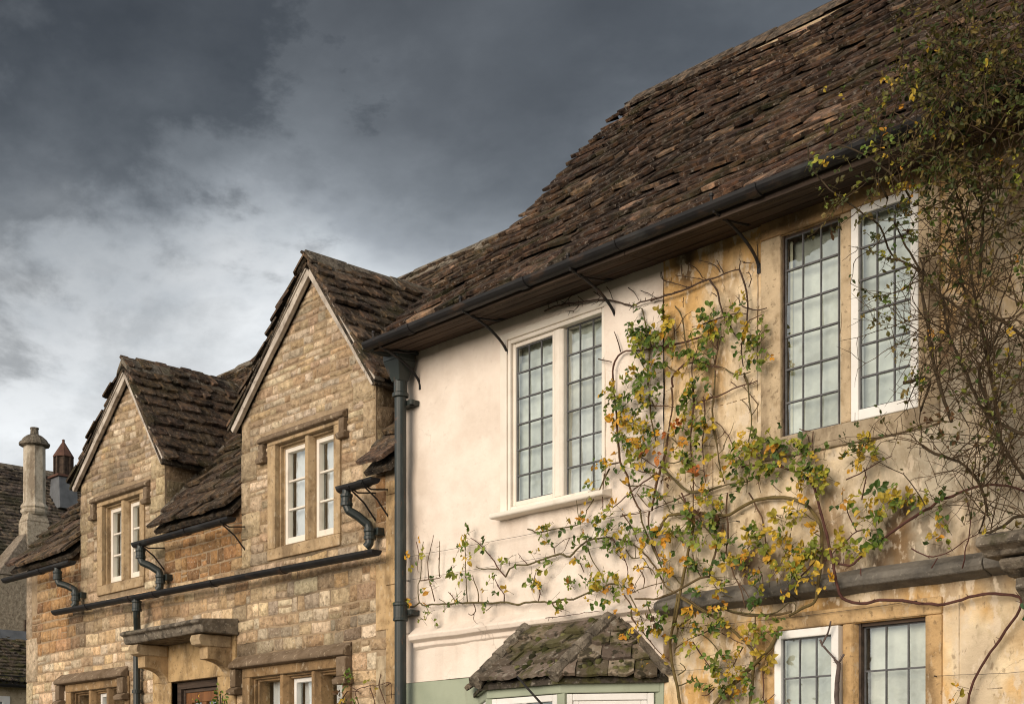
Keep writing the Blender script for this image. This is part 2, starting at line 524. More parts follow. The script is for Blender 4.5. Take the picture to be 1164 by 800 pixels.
def rubble(mb, z0, z1, spans, hr, wr, tone, yf=0.0, bulge=.007, axis='y', gap=.012, lim=None, wob=.022):
    """coursed stones; spans(z) gives the free intervals; lim(z) gives clamp limits for sloping edges"""
    zz = z0
    while zz < z1 - .03:
        h = rnd.uniform(*hr)
        if z1 - (zz + h) < .05:
            h = z1 - zz
        sp = spans(zz + h / 2)
        for (a, b_) in sp:
            x = a
            while x < b_ - .02:
                w = rnd.uniform(*wr) * rnd.choice((.55, .85, 1, 1, 1.35))
                if b_ - (x + w) < wr[0] * .6:
                    w = b_ - x
                lo, hi = zz + gap / 2, zz + h - gap / 2
                sub = [(lo, hi)]
                if h > .09 and w < wr[1] * .75 and rnd.random() < .16:
                    mid = lo + (hi - lo) * rnd.uniform(.4, .6)
                    sub = [(lo, mid - gap / 2), (mid + gap / 2, hi)]
                for (l2, h2) in sub:
                    l2 += rnd.uniform(-.004, .004)
                    h2 += rnd.uniform(-.006, .004)
                    xa, xb = x + gap / 2, x + w - gap / 2
                    q = [(xa, l2), (xb, l2), (xb, h2), (xa, h2)]
                    if wob:
                        q = [(px + rnd.uniform(-.006, .006), pz + wob * noise.noise(Vector((px * 1.7, pz * 2.2, 8)))) for px, pz in q]
                    if lim:
                        q = [(min(max(px, lim(pz)[0]), lim(pz)[1]), pz) for px, pz in q]
                    stone(mb, q, yf, bulge * rnd.uniform(.5, 1.5), tone((xa + xb) / 2, (l2 + h2) / 2), axis)
                x += w
        zz += h


def tiles(mb, P, courses, spans, tone, wr=(.18, .36), th=(.02, .034), nu=5, lim=None, sag=.02, ragged=.012, verge=0):
    """stone slates laid in courses. P(u, s, h) -> point; courses = [(s, exposure)]; every slate has its own size, tilt and edge"""
    for ci, (s0, ex) in enumerate(courses):
        k = max(.55, min(1.15, ex / .19))
        for (a, b_) in spans(s0 + ex * .5):
            a -= rnd.uniform(0, verge)
            u = a - rnd.uniform(0, .15)
            while u < b_ - .02:
                w = rnd.uniform(*wr) * k
                u0, u1 = max(u, a), min(u + w - .004, b_)
                u += w
                if u1 - u0 < .05:
                    continue
                t = rnd.uniform(*th)
                L = ex * 1.75
                s_lo = s0 + noise.noise(Vector((u0 * .9, ci * 3.3, 1))) * .018 + rnd.uniform(-ragged, ragged)
                roll = rnd.uniform(-.006, .006)
                lift = rnd.uniform(0, .007) if rnd.random() < .9 else rnd.uniform(.008, .02)
                tl = tone(u0, s0)
                g = rnd.uniform(.62, 1.4)
                tn = (tl[0] * g, tl[1] * g * rnd.uniform(.95, 1.03), tl[2] * g * rnd.uniform(.88, 1.06))
                top, bot, tt = [], [], []
                sd = rnd.random() * 90
                ns = 4
                for j in range(ns):
                    fs = (0, .12, .5, 1)[j]
                    for i in range(nu):
                        fu = i / (nu - 1)
                        uu = u0 + (u1 - u0) * fu
                        jag = noise.noise(Vector((uu * 16, sd, 0))) * .022 if j == 0 else 0
                        cor = (.026 * rnd.random() if (j == 0 and i in (0, nu - 1)) else 0)
                        ss = s_lo + L * fs + jag + cor
                        if lim:
                            l_, h_ = lim(ss)
                            uu = min(max(uu, l_), h_)
                        h = t * 2.1 * (1 - fs) + t * .5 * fs + lift * (1 - fs) + roll * (fu - .5) * 2 * (1 - fs)
                        h += noise.noise(Vector((uu * 7, ss * 7, sd))) * .006 + noise.noise(Vector((uu * .55, ss * .55, 4))) * sag
                        top.append(P(uu, ss + (.004 if j == 0 else 0), h - (.005 if j == 0 else 0)))
                        bot.append(P(uu, ss, h - t))
                        tt.append(tn)
                n = nu * ns
                f = []
                for j in range(ns - 1):
                    for i in range(nu - 1):
                        f.append((j * nu + i, j * nu + i + 1, (j + 1) * nu + i + 1, (j + 1) * nu + i))
                for i in range(nu - 1):
                    f.append((i, n + i, n + i + 1, i + 1))
                for j in range(ns - 1):
                    f.append((j * nu, (j + 1) * nu, n + (j + 1) * nu, n + j * nu))
                    f.append((j * nu + nu - 1, n + j * nu + nu - 1, n + (j + 1) * nu + nu - 1, (j + 1) * nu + nu - 1))
                mb.add(top + bot, f, tt + tt)


def course_list(total, e0, e1):
    out, s = [], 0.0
    while s < total - e1 * .4:
        e_ = e0 + (e1 - e0) * s / total
        out.append((s, e_ * rnd.uniform(.93, 1.07)))
        s += e_
    return out


def gutter_prof(r, t=.008, n=9):
    o = [(r * math.cos(a), r * math.sin(a)) for a in [math.pi + math.pi * k / (n - 1) for k in range(n)]]
    i = [((r - t) * math.cos(a), (r - t) * math.sin(a)) for a in [2 * math.pi - math.pi * k / (n - 1) for k in range(n)]]
    return o + i


def curtain(x0, x1, z0, z1, y, parent, mat='curtain_pale', fold=.012, freq=34, tone=(1, 1, 1), name='curtain'):
    mb = MB()
    n = max(8, int((x1 - x0) * 90))
    xs = [x0 + (x1 - x0) * i / n for i in range(n + 1)]
    ph = rnd.random() * 9
    v = []
    for zz in (z0, z1):
        for x in xs:
            v.append((x, y + fold * math.sin(x * freq * 2 + ph + 1.3 * math.sin(x * 9)), zz))
    for zz in (z0, z1):
        for x in xs:
            v.append((x, y + .004 + fold * math.sin(x * freq * 2 + ph + 1.3 * math.sin(x * 9)), zz))
    m_ = n + 1
    f = [(i, i + 1, m_ + i + 1, m_ + i) for i in range(n)]
    f += [(2 * m_ + i, 3 * m_ + i, 3 * m_ + i + 1, 2 * m_ + i + 1) for i in range(n)]
    mb.add(v, f, tone)
    return mb.build(name, mat, parent, smooth=True)


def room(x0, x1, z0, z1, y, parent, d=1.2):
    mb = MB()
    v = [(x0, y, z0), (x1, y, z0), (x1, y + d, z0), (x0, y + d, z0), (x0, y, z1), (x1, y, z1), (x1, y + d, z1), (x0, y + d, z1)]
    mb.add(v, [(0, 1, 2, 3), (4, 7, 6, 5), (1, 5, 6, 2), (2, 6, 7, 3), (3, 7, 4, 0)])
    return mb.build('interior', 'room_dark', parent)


def lattice(x0, x1, z0, z1, y, cols, rows, parent, w=.0085, zs=None):
    w = min(w, .0085)
    mb = MB()
    mb.box(x0, x1, y - .004, y + .004, z0, z0 + w)
    mb.box(x0, x1, y - .004, y + .004, z1 - w, z1)
    mb.box(x0, x0 + w, y - .0045, y + .0045, z0, z1)
    mb.box(x1 - w, x1, y - .0045, y + .0045, z0, z1)
    for i in range(1, cols):
        x = x0 + (x1 - x0) * i / cols
        mb.box(x - w / 2, x + w / 2, y - .0055, y + .0055, z0 + .002, z1 - .002)
    for j in range(1, rows):
        zz = z0 + (z1 - z0) * j / rows
        mb.box(x0 + .002, x1 - .002, y - .008, y + .008, zz - w * .6, zz + w * .6)
    return mb.build('lead_came', 'lead_came', parent)


def glass(x0, x1, z0, z1, y, parent, cols=1, rows=1):
    """panes between the cames, each very slightly out of true"""
    mb = MB()
    for i in range(cols):
        for j in range(rows):
            a, b_ = x0 + (x1 - x0) * i / cols, x0 + (x1 - x0) * (i + 1) / cols
            c_, d_ = z0 + (z1 - z0) * j / rows, z0 + (z1 - z0) * (j + 1) / rows
            tx, tz = rnd.uniform(-.0035, .0035), rnd.uniform(-.0035, .0035)
            mb.add([(a, y - tx - tz, c_), (b_, y + tx - tz, c_), (b_, y + tx + tz, d_), (a, y - tx + tz, d_)], [(0, 1, 2, 3)])
    return mb.build('pane', 'window_glass', parent)


def frame_rect(mb, x0, x1, z0, z1, y0, y1, w, wb=None, tone=(1, 1, 1)):
    wb = wb or w
    mb.box(x0, x0 + w, y0, y1, z0, z1, tone)
    mb.box(x1 - w, x1, y0, y1, z0, z1, tone)
    mb.box(x0 + w, x1 - w, y0 + .001, y1 - .001, z0, z0 + wb, tone)
    mb.box(x0 + w, x1 - w, y0 + .001, y1 - .001, z1 - w, z1, tone)


# ------------------------------------------------------------------ ground
def sheet(name, x0, x1, y0, y1, z_, mat, thick=None):
    mb = MB()
    if thick:
        mb.box(x0, x1, y0, y1, z_ - thick, z_)
    else:
        mb.add([(x0, y0, z_), (x1, y0, z_), (x1, y1, z_), (x0, y1, z_)], [(0, 1, 2, 3)])
    o = mb.build(name, mat, bevel=.012 if thick else 0)
    o['kind'] = 'structure'
    return o


sheet('ground', -900, 900, -900, 900, -.16, 'earth')
sheet('road', -300, 300, -8.2, -1.75, -.124, 'asphalt')
sheet('pavement', -300, 300, -1.7, .2, 0, 'paving', .2)
sheet('kerb', -300, 300, -1.85, -1.702, -.002, 'lichen_stone', .2)

# ------------------------------------------------------------------ the taller house: white cottage and ochre cottage under one roof line
XL, XS, XR = -8.83, -6.07, 1.6
white = thing('white_cottage', 'cream rendered cottage with leaded window and mossy bay roof', 'house', (-7.45, 2.4, 0))
ochre = thing('stone_cottage', 'ochre stained cottage with stone mullioned leaded windows behind climbing plants', 'house', (-3.5, 2.4, 0))

PROF = [(-.385, 5.095), (.14, 5.575), (.66, 5.985), (1.27, 6.60), (1.70, 7.06), (2.60, 7.96)]
SEG = [0.0]
for i in range(len(PROF) - 1):
    SEG.append(SEG[-1] + math.hypot(PROF[i + 1][0] - PROF[i][0], PROF[i + 1][1] - PROF[i][1]))


def main_P(u, s, h):
    s = max(-.12, s)
    i = 0
    while i < len(SEG) - 2 and s > SEG[i + 1]:
        i += 1
    a, b_ = PROF[i], PROF[i + 1]
    L = SEG[i + 1] - SEG[i]
    f_ = (s - SEG[i]) / L
    d = ((b_[0] - a[0]) / L, (b_[1] - a[1]) / L)
    return (u, a[0] + (b_[0] - a[0]) * f_ - d[1] * h, a[1] + (b_[1] - a[1]) * f_ + d[0] * h)


def roof_tone(u, s):
    n = noise.noise(Vector((u * .8, s * .8, 2)))
    base = mixc((.024, .0148, .0095), (.064, .039, .026), .5 + n * .9)
    if rnd.random() < .10:
        base = mixc(base, (.19, .13, .09), rnd.uniform(.3, 1))
    return base


cs = course_list(SEG[-1] + .02, .178, .112)
for (own, a, b_) in ((white, -8.72, XS), (ochre, XS, XR)):
    mb = MB()
    tiles(mb, main_P, cs, lambda s, a=a, b_=b_: [(a, b_)], roof_tone, wr=(.13, .42), th=(.016, .030), sag=.06, ragged=.010, verge=.012)
    for i in range(len(PROF) - 1):       # boarding under the slates
        p, q = main_P(0, SEG[i] + .01, -.02), main_P(0, SEG[i + 1], -.02)
        mb.slab((a + .02, p[1], p[2]), (b_, p[1], p[2]), (b_, q[1], q[2]), (a + .02, q[1], q[2]), (0, .03, -.03), (.04, .03, .025))
    mb.slab((a + .02, 2.60, 7.92), (b_, 2.60, 7.92), (b_, 6.0, 5.1), (a + .02, 6.0, 5.1), (0, -.03, -.03), (.07, .05, .04))
    rf = mb.build('roof', 'slate', own)
    mb = MB()
    x = a + (.05 if own is white else 0)
    while x < b_:
        w = min(rnd.uniform(.42, .6), b_ - x)
        dz = noise.noise(Vector((x * .5, 0, 3))) * .03 + rnd.uniform(-.008, .008)
        mb.prism([(2.41, 7.83 + dz), (2.44, 7.88 + dz), (2.60, 8.035 + dz), (2.76, 7.88 + dz), (2.76, 7.82 + dz), (2.60, 7.96 + dz)], 'x', x + .004, x + w - .004)
        x += w
    mb.t = [(.085, .066, .05)] * len(mb.v)
    mb.build('ridge_tile', 'slate', rf, bevel=.012)
    mb = MB()
    mb.box(a + .2 if own is white else a, b_, 2.43, 2.6, 7.76, 7.815, (.40, .31, .2))
    mb.build('ridge_bedding', 'dressed_stone', rf)

# white wall
WW = (-7.56, -6.595, 3.70, 4.945)


def white_disp(x, z_):
    return .020 * nz3(x, 0, z_, .9, 3) + .010 * nz3(x, 3, z_, 4, 3) + .003 * noise.noise(Vector((x * 14, z_ * 14, 2)))


def white_tone(x, z_):
    """grime: drips under the sill, splash beside the downpipe, damp over the string; also darker towards the joint with the stone"""
    st_ = .5 + .9 * noise.noise(Vector((x * 16, z_ * 1.2, 3)))
    d = 0
    if -7.68 < x < -6.5 and z_ < 3.66:
        d = max(d, .30 * math.exp(-(3.66 - z_) / .22) * max(0, st_))
    d = max(d, .22 * math.exp(-(x - XL - .18) / .09) * max(0, .6 + nz3(x, 1, z_, 4, 3)) if x > XL + .18 else .2)
    d = max(d, .20 * math.exp(-abs(z_ - 2.98) / .05) * max(0, st_))
    d = max(d, .30 * math.exp(-(XS - x) / .10) * max(0, .5 + 1.4 * nz3(x, 1, z_, 2.5, 3)))
    d = max(d, .16 * math.exp(-(5.1 - z_) / .10) * max(0, st_))
    d = min(.5, d)
    return (1 - d * .9, 1 - d, 1 - d * 1.1)


mb = MB()
panel(mb, XL, XS, 2.9, 5.2, 0, [WW], .03, white_disp, white_tone)
panel(mb, XL, XS, 2.505, 2.9, 0, [], .04, white_disp, white_tone)
mb.add([(XL, .3, 0), (XL, 6, 0), (XL, 6, 5.1), (XL + .12, 2.60, 7.88), (XL, .3, 5.1)], [(0, 1, 2, 3, 4)])
mb.add([(XL, 6, 0), (XS, 6, 0), (XS, 6, 5.1), (XL, 6, 5.1)], [(0, 1, 2, 3)])
mb.build('wall', 'white_render', white, smooth=True)
mb = MB()
panel(mb, XL, XS, 0, 2.502, -.003, [(-7.95, -6.15, .2, 2.2)], .1, lambda x, z_: .006 * nz3(x, 9, z_, 2, 3))
mb.build('painted_plinth', 'green_paint', white, smooth=True)
# moulded string along the white wall
SP = [(.0, -.095), (-.028, -.075), (-.03, -.045), (-.075, -.025), (-.085, .005), (-.078, .02), (-.03, .06), (0, .085)]
mb = MB()
mb.sweep([(XL + .17 + (XS - XL - .17) * i / 40, 0.005, 2.855 + .008 * noise.noise(Vector((i * .17, 4, 0)))) for i in range(41)], SP)
mb.build('string_course', 'white_render', white, smooth=False, bevel=.004)

# ochre wall
OW = [(-5.13, -4.20, 3.78, 5.0), (-5.15, -4.15, 1.55, 2.605)]


def ochre_tone(x, z_):
    n1 = nz3(x, 1, z_, .9, 4)
    n2 = nz3(x, 5, z_ * .6, 3.0, 4)
    och, pale, grey = (.60, .375, .15), (.68, .545, .365), (.43, .38, .295)
    if z_ > 2.83:
        k = (z_ - 4.35) / .7 + n1 * 1.7 + n2 * .7
        c_ = mixc(pale, och, k)
        g = (3.75 - z_) / .7 + (x + 5.1) * .35 + n1 * .9
        c_ = mixc(c_, grey, max(0, min(.85, g)))
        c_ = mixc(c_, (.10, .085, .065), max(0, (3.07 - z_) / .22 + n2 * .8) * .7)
        if z_ > 4.86:
            c_ = mixc(c_, (.54, .325, .13), .5 + n2)
    else:
        c_ = mixc(och, (.76, .63, .43), .5 + n2 * 2.4)
        c_ = mixc(c_, (.30, .20, .10), max(0, n1 * 1.6))
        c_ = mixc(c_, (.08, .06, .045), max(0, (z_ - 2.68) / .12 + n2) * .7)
    c_ = mixc(c_, (.13, .085, .05), max(0, n2 - .22) * 2.2)
    return c_


def ochre_disp(x, z_):
    return .012 * nz3(x, 2, z_, 1.1, 3) + .005 * nz3(x, 6, z_, 5, 3)


mb = MB()
panel(mb, XS, -2.2, 0, 5.25, 0, OW, .045, ochre_disp, ochre_tone)
panel(mb, -2.2, XR, 0, 5.25, 0, [], .5, None, ochre_tone)
mb.add([(XR, .3, 0), (XR, 6, 0), (XR, 6, 5.1), (XR, 2.60, 7.88), (XR, .3, 5.1)], [(0, 1, 2, 3, 4)], (.4, .3, .18))
mb.add([(XS, 6, 0), (XR, 6, 0), (XR, 6, 5.1), (XS, 6, 5.1)], [(0, 1, 2, 3)], (.4, .3, .18))
# fine ashlar joints scratched in the render are built as shallow fillets of mortar
for zz in (3.36, 4.07, 4.62, 2.18, 1.75):
    for (a, b_) in ((XS + .1, -5.3), (-4.05, -3.0)):
        if zz > 4.5 and a > -5:
            continue
        n = 24
        for i in range(n):
            xa, xb = a + (b_ - a) * i / n, a + (b_ - a) * (i + 1) / n
            if rnd.random() < .45:
                continue
            yy = -ochre_disp((xa + xb) / 2, zz) - .0015
            mb.box(xa, xb, yy, yy + .02, zz - .0025, zz + .0025, (.20, .14, .08))
for (xx, a, b_) in ((-5.31, 3.75, 5.0), (-3.95, 1.3, 2.7), (-5.66, 3.4, 4.0), (-3.72, 3.36, 4.0)):
    yy = -ochre_disp(xx, (a + b_) / 2) - .0015
    mb.box(xx - .0025, xx + .0025, yy, yy + .02, a, b_, (.20, .14, .08))
mb.build('wall', 'ochre_render', ochre, smooth=True)
# dark weathered string with a sloped top
mb = MB()
x = XS
DS = [(.0, -.06), (-.05, -.045), (-.10, -.03), (-.115, .0), (-.105, .03), (0, .085)]
while x < XR:
    w = min(rnd.uniform(.75, 1.3), XR - x)
    dz = rnd.uniform(-.008, .008)
    mb.sweep([(x + (w - .006) * i / 12, .004 + .01 * noise.noise(Vector(((x + w * i / 12) * 4, 1, 0))), 2.835 + dz + .010 * noise.noise(Vector(((x + w * i / 12) * 5, 3, 0)))) for i in range(13)], DS)
    x += w
mb.build('string_course', 'string_stone', ochre, bevel=.006)

# soffits, fascias
for (own, a, b_) in ((white, -8.70, XS - .002), (ochre, XS + .002, XR)):
    mb = MB()
    for k in range(3):     # three boards
        y0_, y1_ = -.36 + .125 * k, -.36 + .125 * (k + 1) - .006
        za, zb = 5.055 + .018 * k, 5.055 + .018 * (k + 1)
        mb.slab((a, y0_, za), (b_, y0_, za), (b_, y1_, zb), (a, y1_, zb), (0, .004, .022))
    mb.box(a, b_, -.385, -.362, 5.05, 5.15)
    mb.build('soffit', 'dark_timber', own, bevel=.003)


def gutter(own, path, r, name='gutter', joints=()):
    mb = MB()
    mb.sweep(path, gutter_prof(r))
    for jx in joints:
        for i in range(len(path) - 1):
            if path[i][0] <= jx <= path[i + 1][0]:
                t = (jx - path[i][0]) / (path[i + 1][0] - path[i][0])
                p = Vector(path[i]).lerp(Vector(path[i + 1]), t)
                mb.sweep([(jx - .035, p.y, p.z), (jx + .035, p.y, p.z)], gutter_prof(r + .007, .014))
    for e_ in (0, -1):
        p = path[e_]
        sgn = .004 if e_ == 0 else -.004
        mb.prism([(p[1] + dy, p[2] + dz) for dy, dz in gutter_prof(r - .001)[:9]], 'x', p[0] - .003 + sgn, p[0] + .003 + sgn)
    return mb.build(name, 'cast_iron', own, smooth=False)


def iron_bracket(x, par, zg=5.11, yg=-.405, dx=0.0):
    mb = MB()
    r = .056
    mb.tube([(x, yg - r, zg + .035), (x, yg - r - .003, zg), (x, yg - r * .6, zg - r * .85), (x, yg, zg - r - .004), (x, yg + .03, zg - r - .002)], .0085, 6)
    mb.lathe([(.0, -.012), (.014, -.008), (.014, .008), (0, .012)], (x, yg - r, zg + .04), 8)
    mb.tube([(x, yg - r * .9, zg - .02), (x, yg + .06, zg - .075), (x + dx, -.12, zg - .045), (x + dx, 0.0, zg + .005)], .0085, 6)
    pts = []
    for i in range(12):
        t = i / 11
        y_ = (yg - r * .6) * (1 - t) ** 1.6 - .002
        z_ = zg - .05 - .225 * t ** 1.35
        pts.append((x + dx * t, y_, z_))
    mb.tube(pts, .010, 6)
    mb.box(x + dx - .012, x + dx + .012, -.006, .004, zg - .31, zg - .25)
    return mb.build('bracket', 'cast_iron', par)


g1 = gutter(white, [(-8.735, -.425, 5.105), (-7.6, -.425, 5.115), (XS - .003, -.425, 5.125)], .052, joints=(-8.2, -6.95))
for x in (-8.60, -7.58, -6.5):
    iron_bracket(x, g1, 5.115)
g2 = gutter(ochre, [(XS + .003, -.425, 5.125), (-4.4, -.425, 5.135), (-2.5, -.425, 5.14), (XR, -.425, 5.15)], .052, joints=(-5.0, -3.1))
iron_bracket(-5.30, g2, 5.13)
iron_bracket(-3.3, g2, 5.13)

# hopper and main downpipe at the corner of the white cottage
mb = MB()
px, py = -8.705, -.115
for (z0_, z1_, w0, w1) in ((4.865, 5.02, .05, .098), (5.02, 5.075, .098, .10)):
    mb.hexa([(px - w0, py - w0, z0_), (px + w0, py - w0, z0_), (px + w0, py + w0 * .8, z0_), (px - w0, py + w0 * .8, z0_),
             (px - w1, py - w1, z1_), (px + w1, py - w1, z1_), (px + w1, py + w1 * .8, z1_), (px - w1, py + w1 * .8, z1_)])
mb.box(px - .11, px + .11, py - .11, py + .10, 5.076, 5.10)
mb.tube([(px - .1, -.40, 5.12), (px - .06, -.27, 5.085), (px, -.16, 5.08)], .035, 8)
hp = mb.build('hopper', 'green_iron', white, bevel=.006)
mb = MB()
r = .047
prof = [(r, 0.0), (r, 2.98), (r + .014, 2.985), (r + .014, 3.0), (r + .010, 3.005), (r + .010, 3.10), (r + .016, 3.105), (r + .016, 3.125), (r, 3.13), (r, 4.74), (r + .018, 4.745), (r + .018, 4.775), (r + .006, 4.78), (r + .006, 4.88)]
mb.lathe(prof, (px, py, 0), 18)
for zz in (3.05, 4.70, 1.2):
    mb.box(px - .095, px + .095, py + .03, .0, zz - .02, zz + .02)
    mb.lathe([(.0, -.02), (.022, -.02), (.022, .02), (0, .02)], (px + .08, py + .05, zz), 8)
mb.build('downpipe', 'green_iron', white, smooth=False, bevel=.003)


# ---- leaded window of the white cottage
def white_window():
    x0, x1, z0, z1 = WW
    mb = MB()
    frame_rect(mb, x0 - .012, x1 + .0, z0 - .01, z1, -.012, .12, .030, .03)
    # outer rendered margin
    mb.box(x0 - .085, x0 - .014, -.022, .05, z0 - .03, z1 + .05)
    mb.box(x0 - .085, x1 + .05, -.021, .05, z1 + .002, z1 + .055)
    xm = -7.055
    mb.box(xm - .045, xm + .045, .005, .12, z0 + .02, z1 - .04)
    mb.prism([(xm - .045, .0052), (xm - .02, -.012), (xm + .02, -.012), (xm + .045, .0052)], 'z', z0 + .02, z1 - .041)
    w = mb.build('window', 'cream_paint', white, bevel=.006)
    s = MB()
    s.prism([(-.10, z0 - .05), (-.10, z0 - .025), (.0, z0 - .002), (.12, z0), (.12, z0 - .06), (-.09, z0 - .06)], 'x', x0 - .12, x1 + .06)
    s.build('sill', 'cream_paint', w, bevel=.006)
    c1 = MB()
    a0, a1 = x0 + .020, xm - .046
    frame_rect(c1, a0, a1, z0 + .024, z1 - .032, .012, .060, .028, .034)
    c1.build('casement', 'cream_paint', w, bevel=.005)
    la = (a0 + .028, a1 - .028, z0 + .058, z1 - .060)
    lb = (xm + .046, x1 - .030, z0 + .021, z1 - .031)
    lattice(*la, .032, 3, 6, w)
    glass(*la, .034, w, 3, 6)
    lattice(*lb, .045, 3, 6, w)
    glass(*lb, .047, w, 3, 6)
    rm = room(x0 + .01, x1 - .01, z0, z1, .125, w)
    curtain(x0 + .012, xm, z0, z1 - .16, .085, w, freq=12, fold=.006, tone=(.94, .97, .95))
    curtain(xm, x1 - .012, z0, z1 - .13, .09, w, freq=12, fold=.006)
    b = MB()
    b.box(x0 + .012, x1 - .012, .105, .112, z1 - .2, z1, (.8, .82, .78))
    b.build('blind', 'curtain_pale', w)
    return w


white_window()


def ochre_upper_window():
    x0, x1, z0, z1 = OW[0]
    mb = MB()
    T = (.50, .39, .255)
    # stone jambs, lintel, sill
    for (a, b_) in ((x0 - .145, x0 + .004), (x1 - .004, x1 + .14)):
        mb.box(a, b_, -.022, .14, z0 - .02, z1 + .002, T)
    mb.box(x0 - .145, x1 + .14, -.024, .14, z1 + .003, z1 + .16, mixc(T, (.44, .25, .10), .7))
    mb.box(x0 - .145, x1 + .14, -.02, .14, z0 - .13, z0 - .002, (.36, .29, .2))
    xm = -4.67
    mb.prism([(xm - .06, .15), (xm - .06, .04), (xm - .035, -.012), (xm + .035, -.012), (xm + .06, .04), (xm + .06, .15)], 'z', z0 - .001, z1 + .002, T)
    # dark rebate at the left light
    w = mb.build('window', 'dressed_stone', ochre, bevel=.01)
    d = MB()
    d.box(x0 + .005, x0 + .014, .004, .14, z0, z1, (1, 1, 1))
    d.box(x0 + .005, xm - .062, .02, .14, z1 - .014, z1, (1, 1, 1))
    d.build('rebate', 'dark_timber', w)
    la = (x0 + .014, xm - .062, z0 + .004, z1 - .014)
    lattice(*la, .022, 3, 6, w, w=.010)
    glass(*la, .024, w, 3, 6)
    c = MB()
    a0, a1 = xm + .048, x1 + .015
    frame_rect(c, a0, a1, z0 - .012, z1 + .0, -.03, .035, .05, .062)
    c.build('casement', 'white_paint', w, bevel=.006)
    lb = (a0 + .05, a1 - .05, z0 + .05, z1 - .05)
    lattice(*lb, -.005, 3, 6, w, w=.010)
    glass(*lb, -.003, w, 3, 6)
    room(x0 + .004, x1 - .004, z0, z1, .142, w)
    curtain(x0 + .02, xm - .02, z0, z1 - .19, .085, w, freq=9, fold=.006, tone=(1, 1.02, .98))
    curtain(x0 + .006, x0 + .03, z0, z1 - .02, .07, w, freq=24, fold=.004, tone=(1.15, 1.1, .88))
    curtain(xm + .02, x1 - .006, z0, z1 - .02, .06, w, freq=12, fold=.006, tone=(.95, .98, .95))
    b = MB()
    b.box(x0 + .006, xm, .11, .117, z1 - .24, z1, (.8, .82, .78))
    b.build('blind', 'curtain_pale', w)


def ochre_lower_window():
    x0, x1, z0, z1 = OW[1]
    mb = MB()
    T = (.50, .33, .16)
    for (a, b_) in ((x0 - .10, x0 + .002), (x1 - .002, x1 + .10)):
        mb.box(a, b_, -.014, .16, z0 - .02, z1 + .002, T)
    mb.box(x0 - .10, x1 + .10, -.016, .16, z1 + .003, z1 + .10, mixc(T, (.60, .42, .22), .5))
    mb.box(x0 - .12, x1 + .12, -.05, .16, z0 - .12, z0 - .002, T)
    xm = -4.66
    mb.prism([(xm - .058, .17), (xm - .058, .04), (xm - .03, -.01), (xm + .03, -.01), (xm + .058, .04), (xm + .058, .17)], 'z', z0 - .001, z1 + .002, T)
    w = mb.build('window', 'dressed_stone', ochre, bevel=.01)
    d = MB()
    d.box(xm + .06, xm + .075, .02, .16, z0, z1)
    d.box(xm + .06, x1 - .003, .03, .16, z1 - .02, z1)
    d.build('rebate', 'dark_timber', w)
    c = MB()
    a0, a1 = x0 - .012, xm - .045
    frame_rect(c, a0, a1, z0, z1 - .004, -.034, .03, .05)
    c.build('casement', 'white_paint', w, bevel=.006)
    la = (a0 + .05, a1 - .05, z0 + .05, z1 - .054)
    lattice(*la, -.004, 3, 4, w, w=.010)
    glass(*la, -.002, w, 3, 4)
    lb = (xm + .075, x1 - .004, z0 + .004, z1 - .02)
    lattice(*lb, .06, 3, 4, w, w=.012)
    glass(*lb, .062, w, 3, 4)
    room(x0 + .004, x1 - .004, z0, z1, .165, w)
    curtain(x0 + .006, xm - .02, z0, z1 - .01, .06, w, freq=5, tone=(.86, .88, .84))
    curtain(xm + .01, x1 - .006, z0, z1 - .01, .115, w, freq=4, tone=(1.0, 1.0, .96))


ochre_upper_window()
ochre_lower_window()

# stone door hood cut by the right edge of the view
mb = MB()
mb.prism([(0, 2.98), (-.30, 2.95), (-.43, 2.915), (-.44, 2.87), (-.37, 2.845), (-.36, 2.82), (0, 2.815)], 'x', -3.62, -2.15)
mb.prism([(0, 2.812), (-.32, 2.812), (-.335, 2.79), (-.30, 2.755), (-.22, 2.725), (0, 2.72)], 'x', -3.55, -2.2)
hd = mb.build('door_hood', 'lichen_stone', ochre, bevel=.014)
for xx in (-3.5, -2.4):
    mb = MB()
    mb.prism([(0, 2.717), (-.24, 2.717), (-.25, 2.66), (-.19, 2.62), (-.10, 2.50), (-.05, 2.40), (0, 2.38)], 'x', xx, xx + .13)
    mb.build('hood_bracket', 'lichen_stone', hd, bevel=.008)
mb = MB()
mb.box(-3.3, -2.5, -.02, .1, 0, 2.25)
mb.box(-3.22, -2.58, -.03, -.018, .1, 2.15)
mb.build('door', 'oak', ochre, bevel=.01)

# ---- canted bay of the white cottage
bay_e = [(-7.98, -.0), (-7.39, -.45), (-6.61, -.45), (-6.02, -.0)]
bay_t = [(-7.36, 0), (-7.32, 0), (-6.50, 0), (-6.46, 0)]
ZE, ZT = 2.385, 2.80


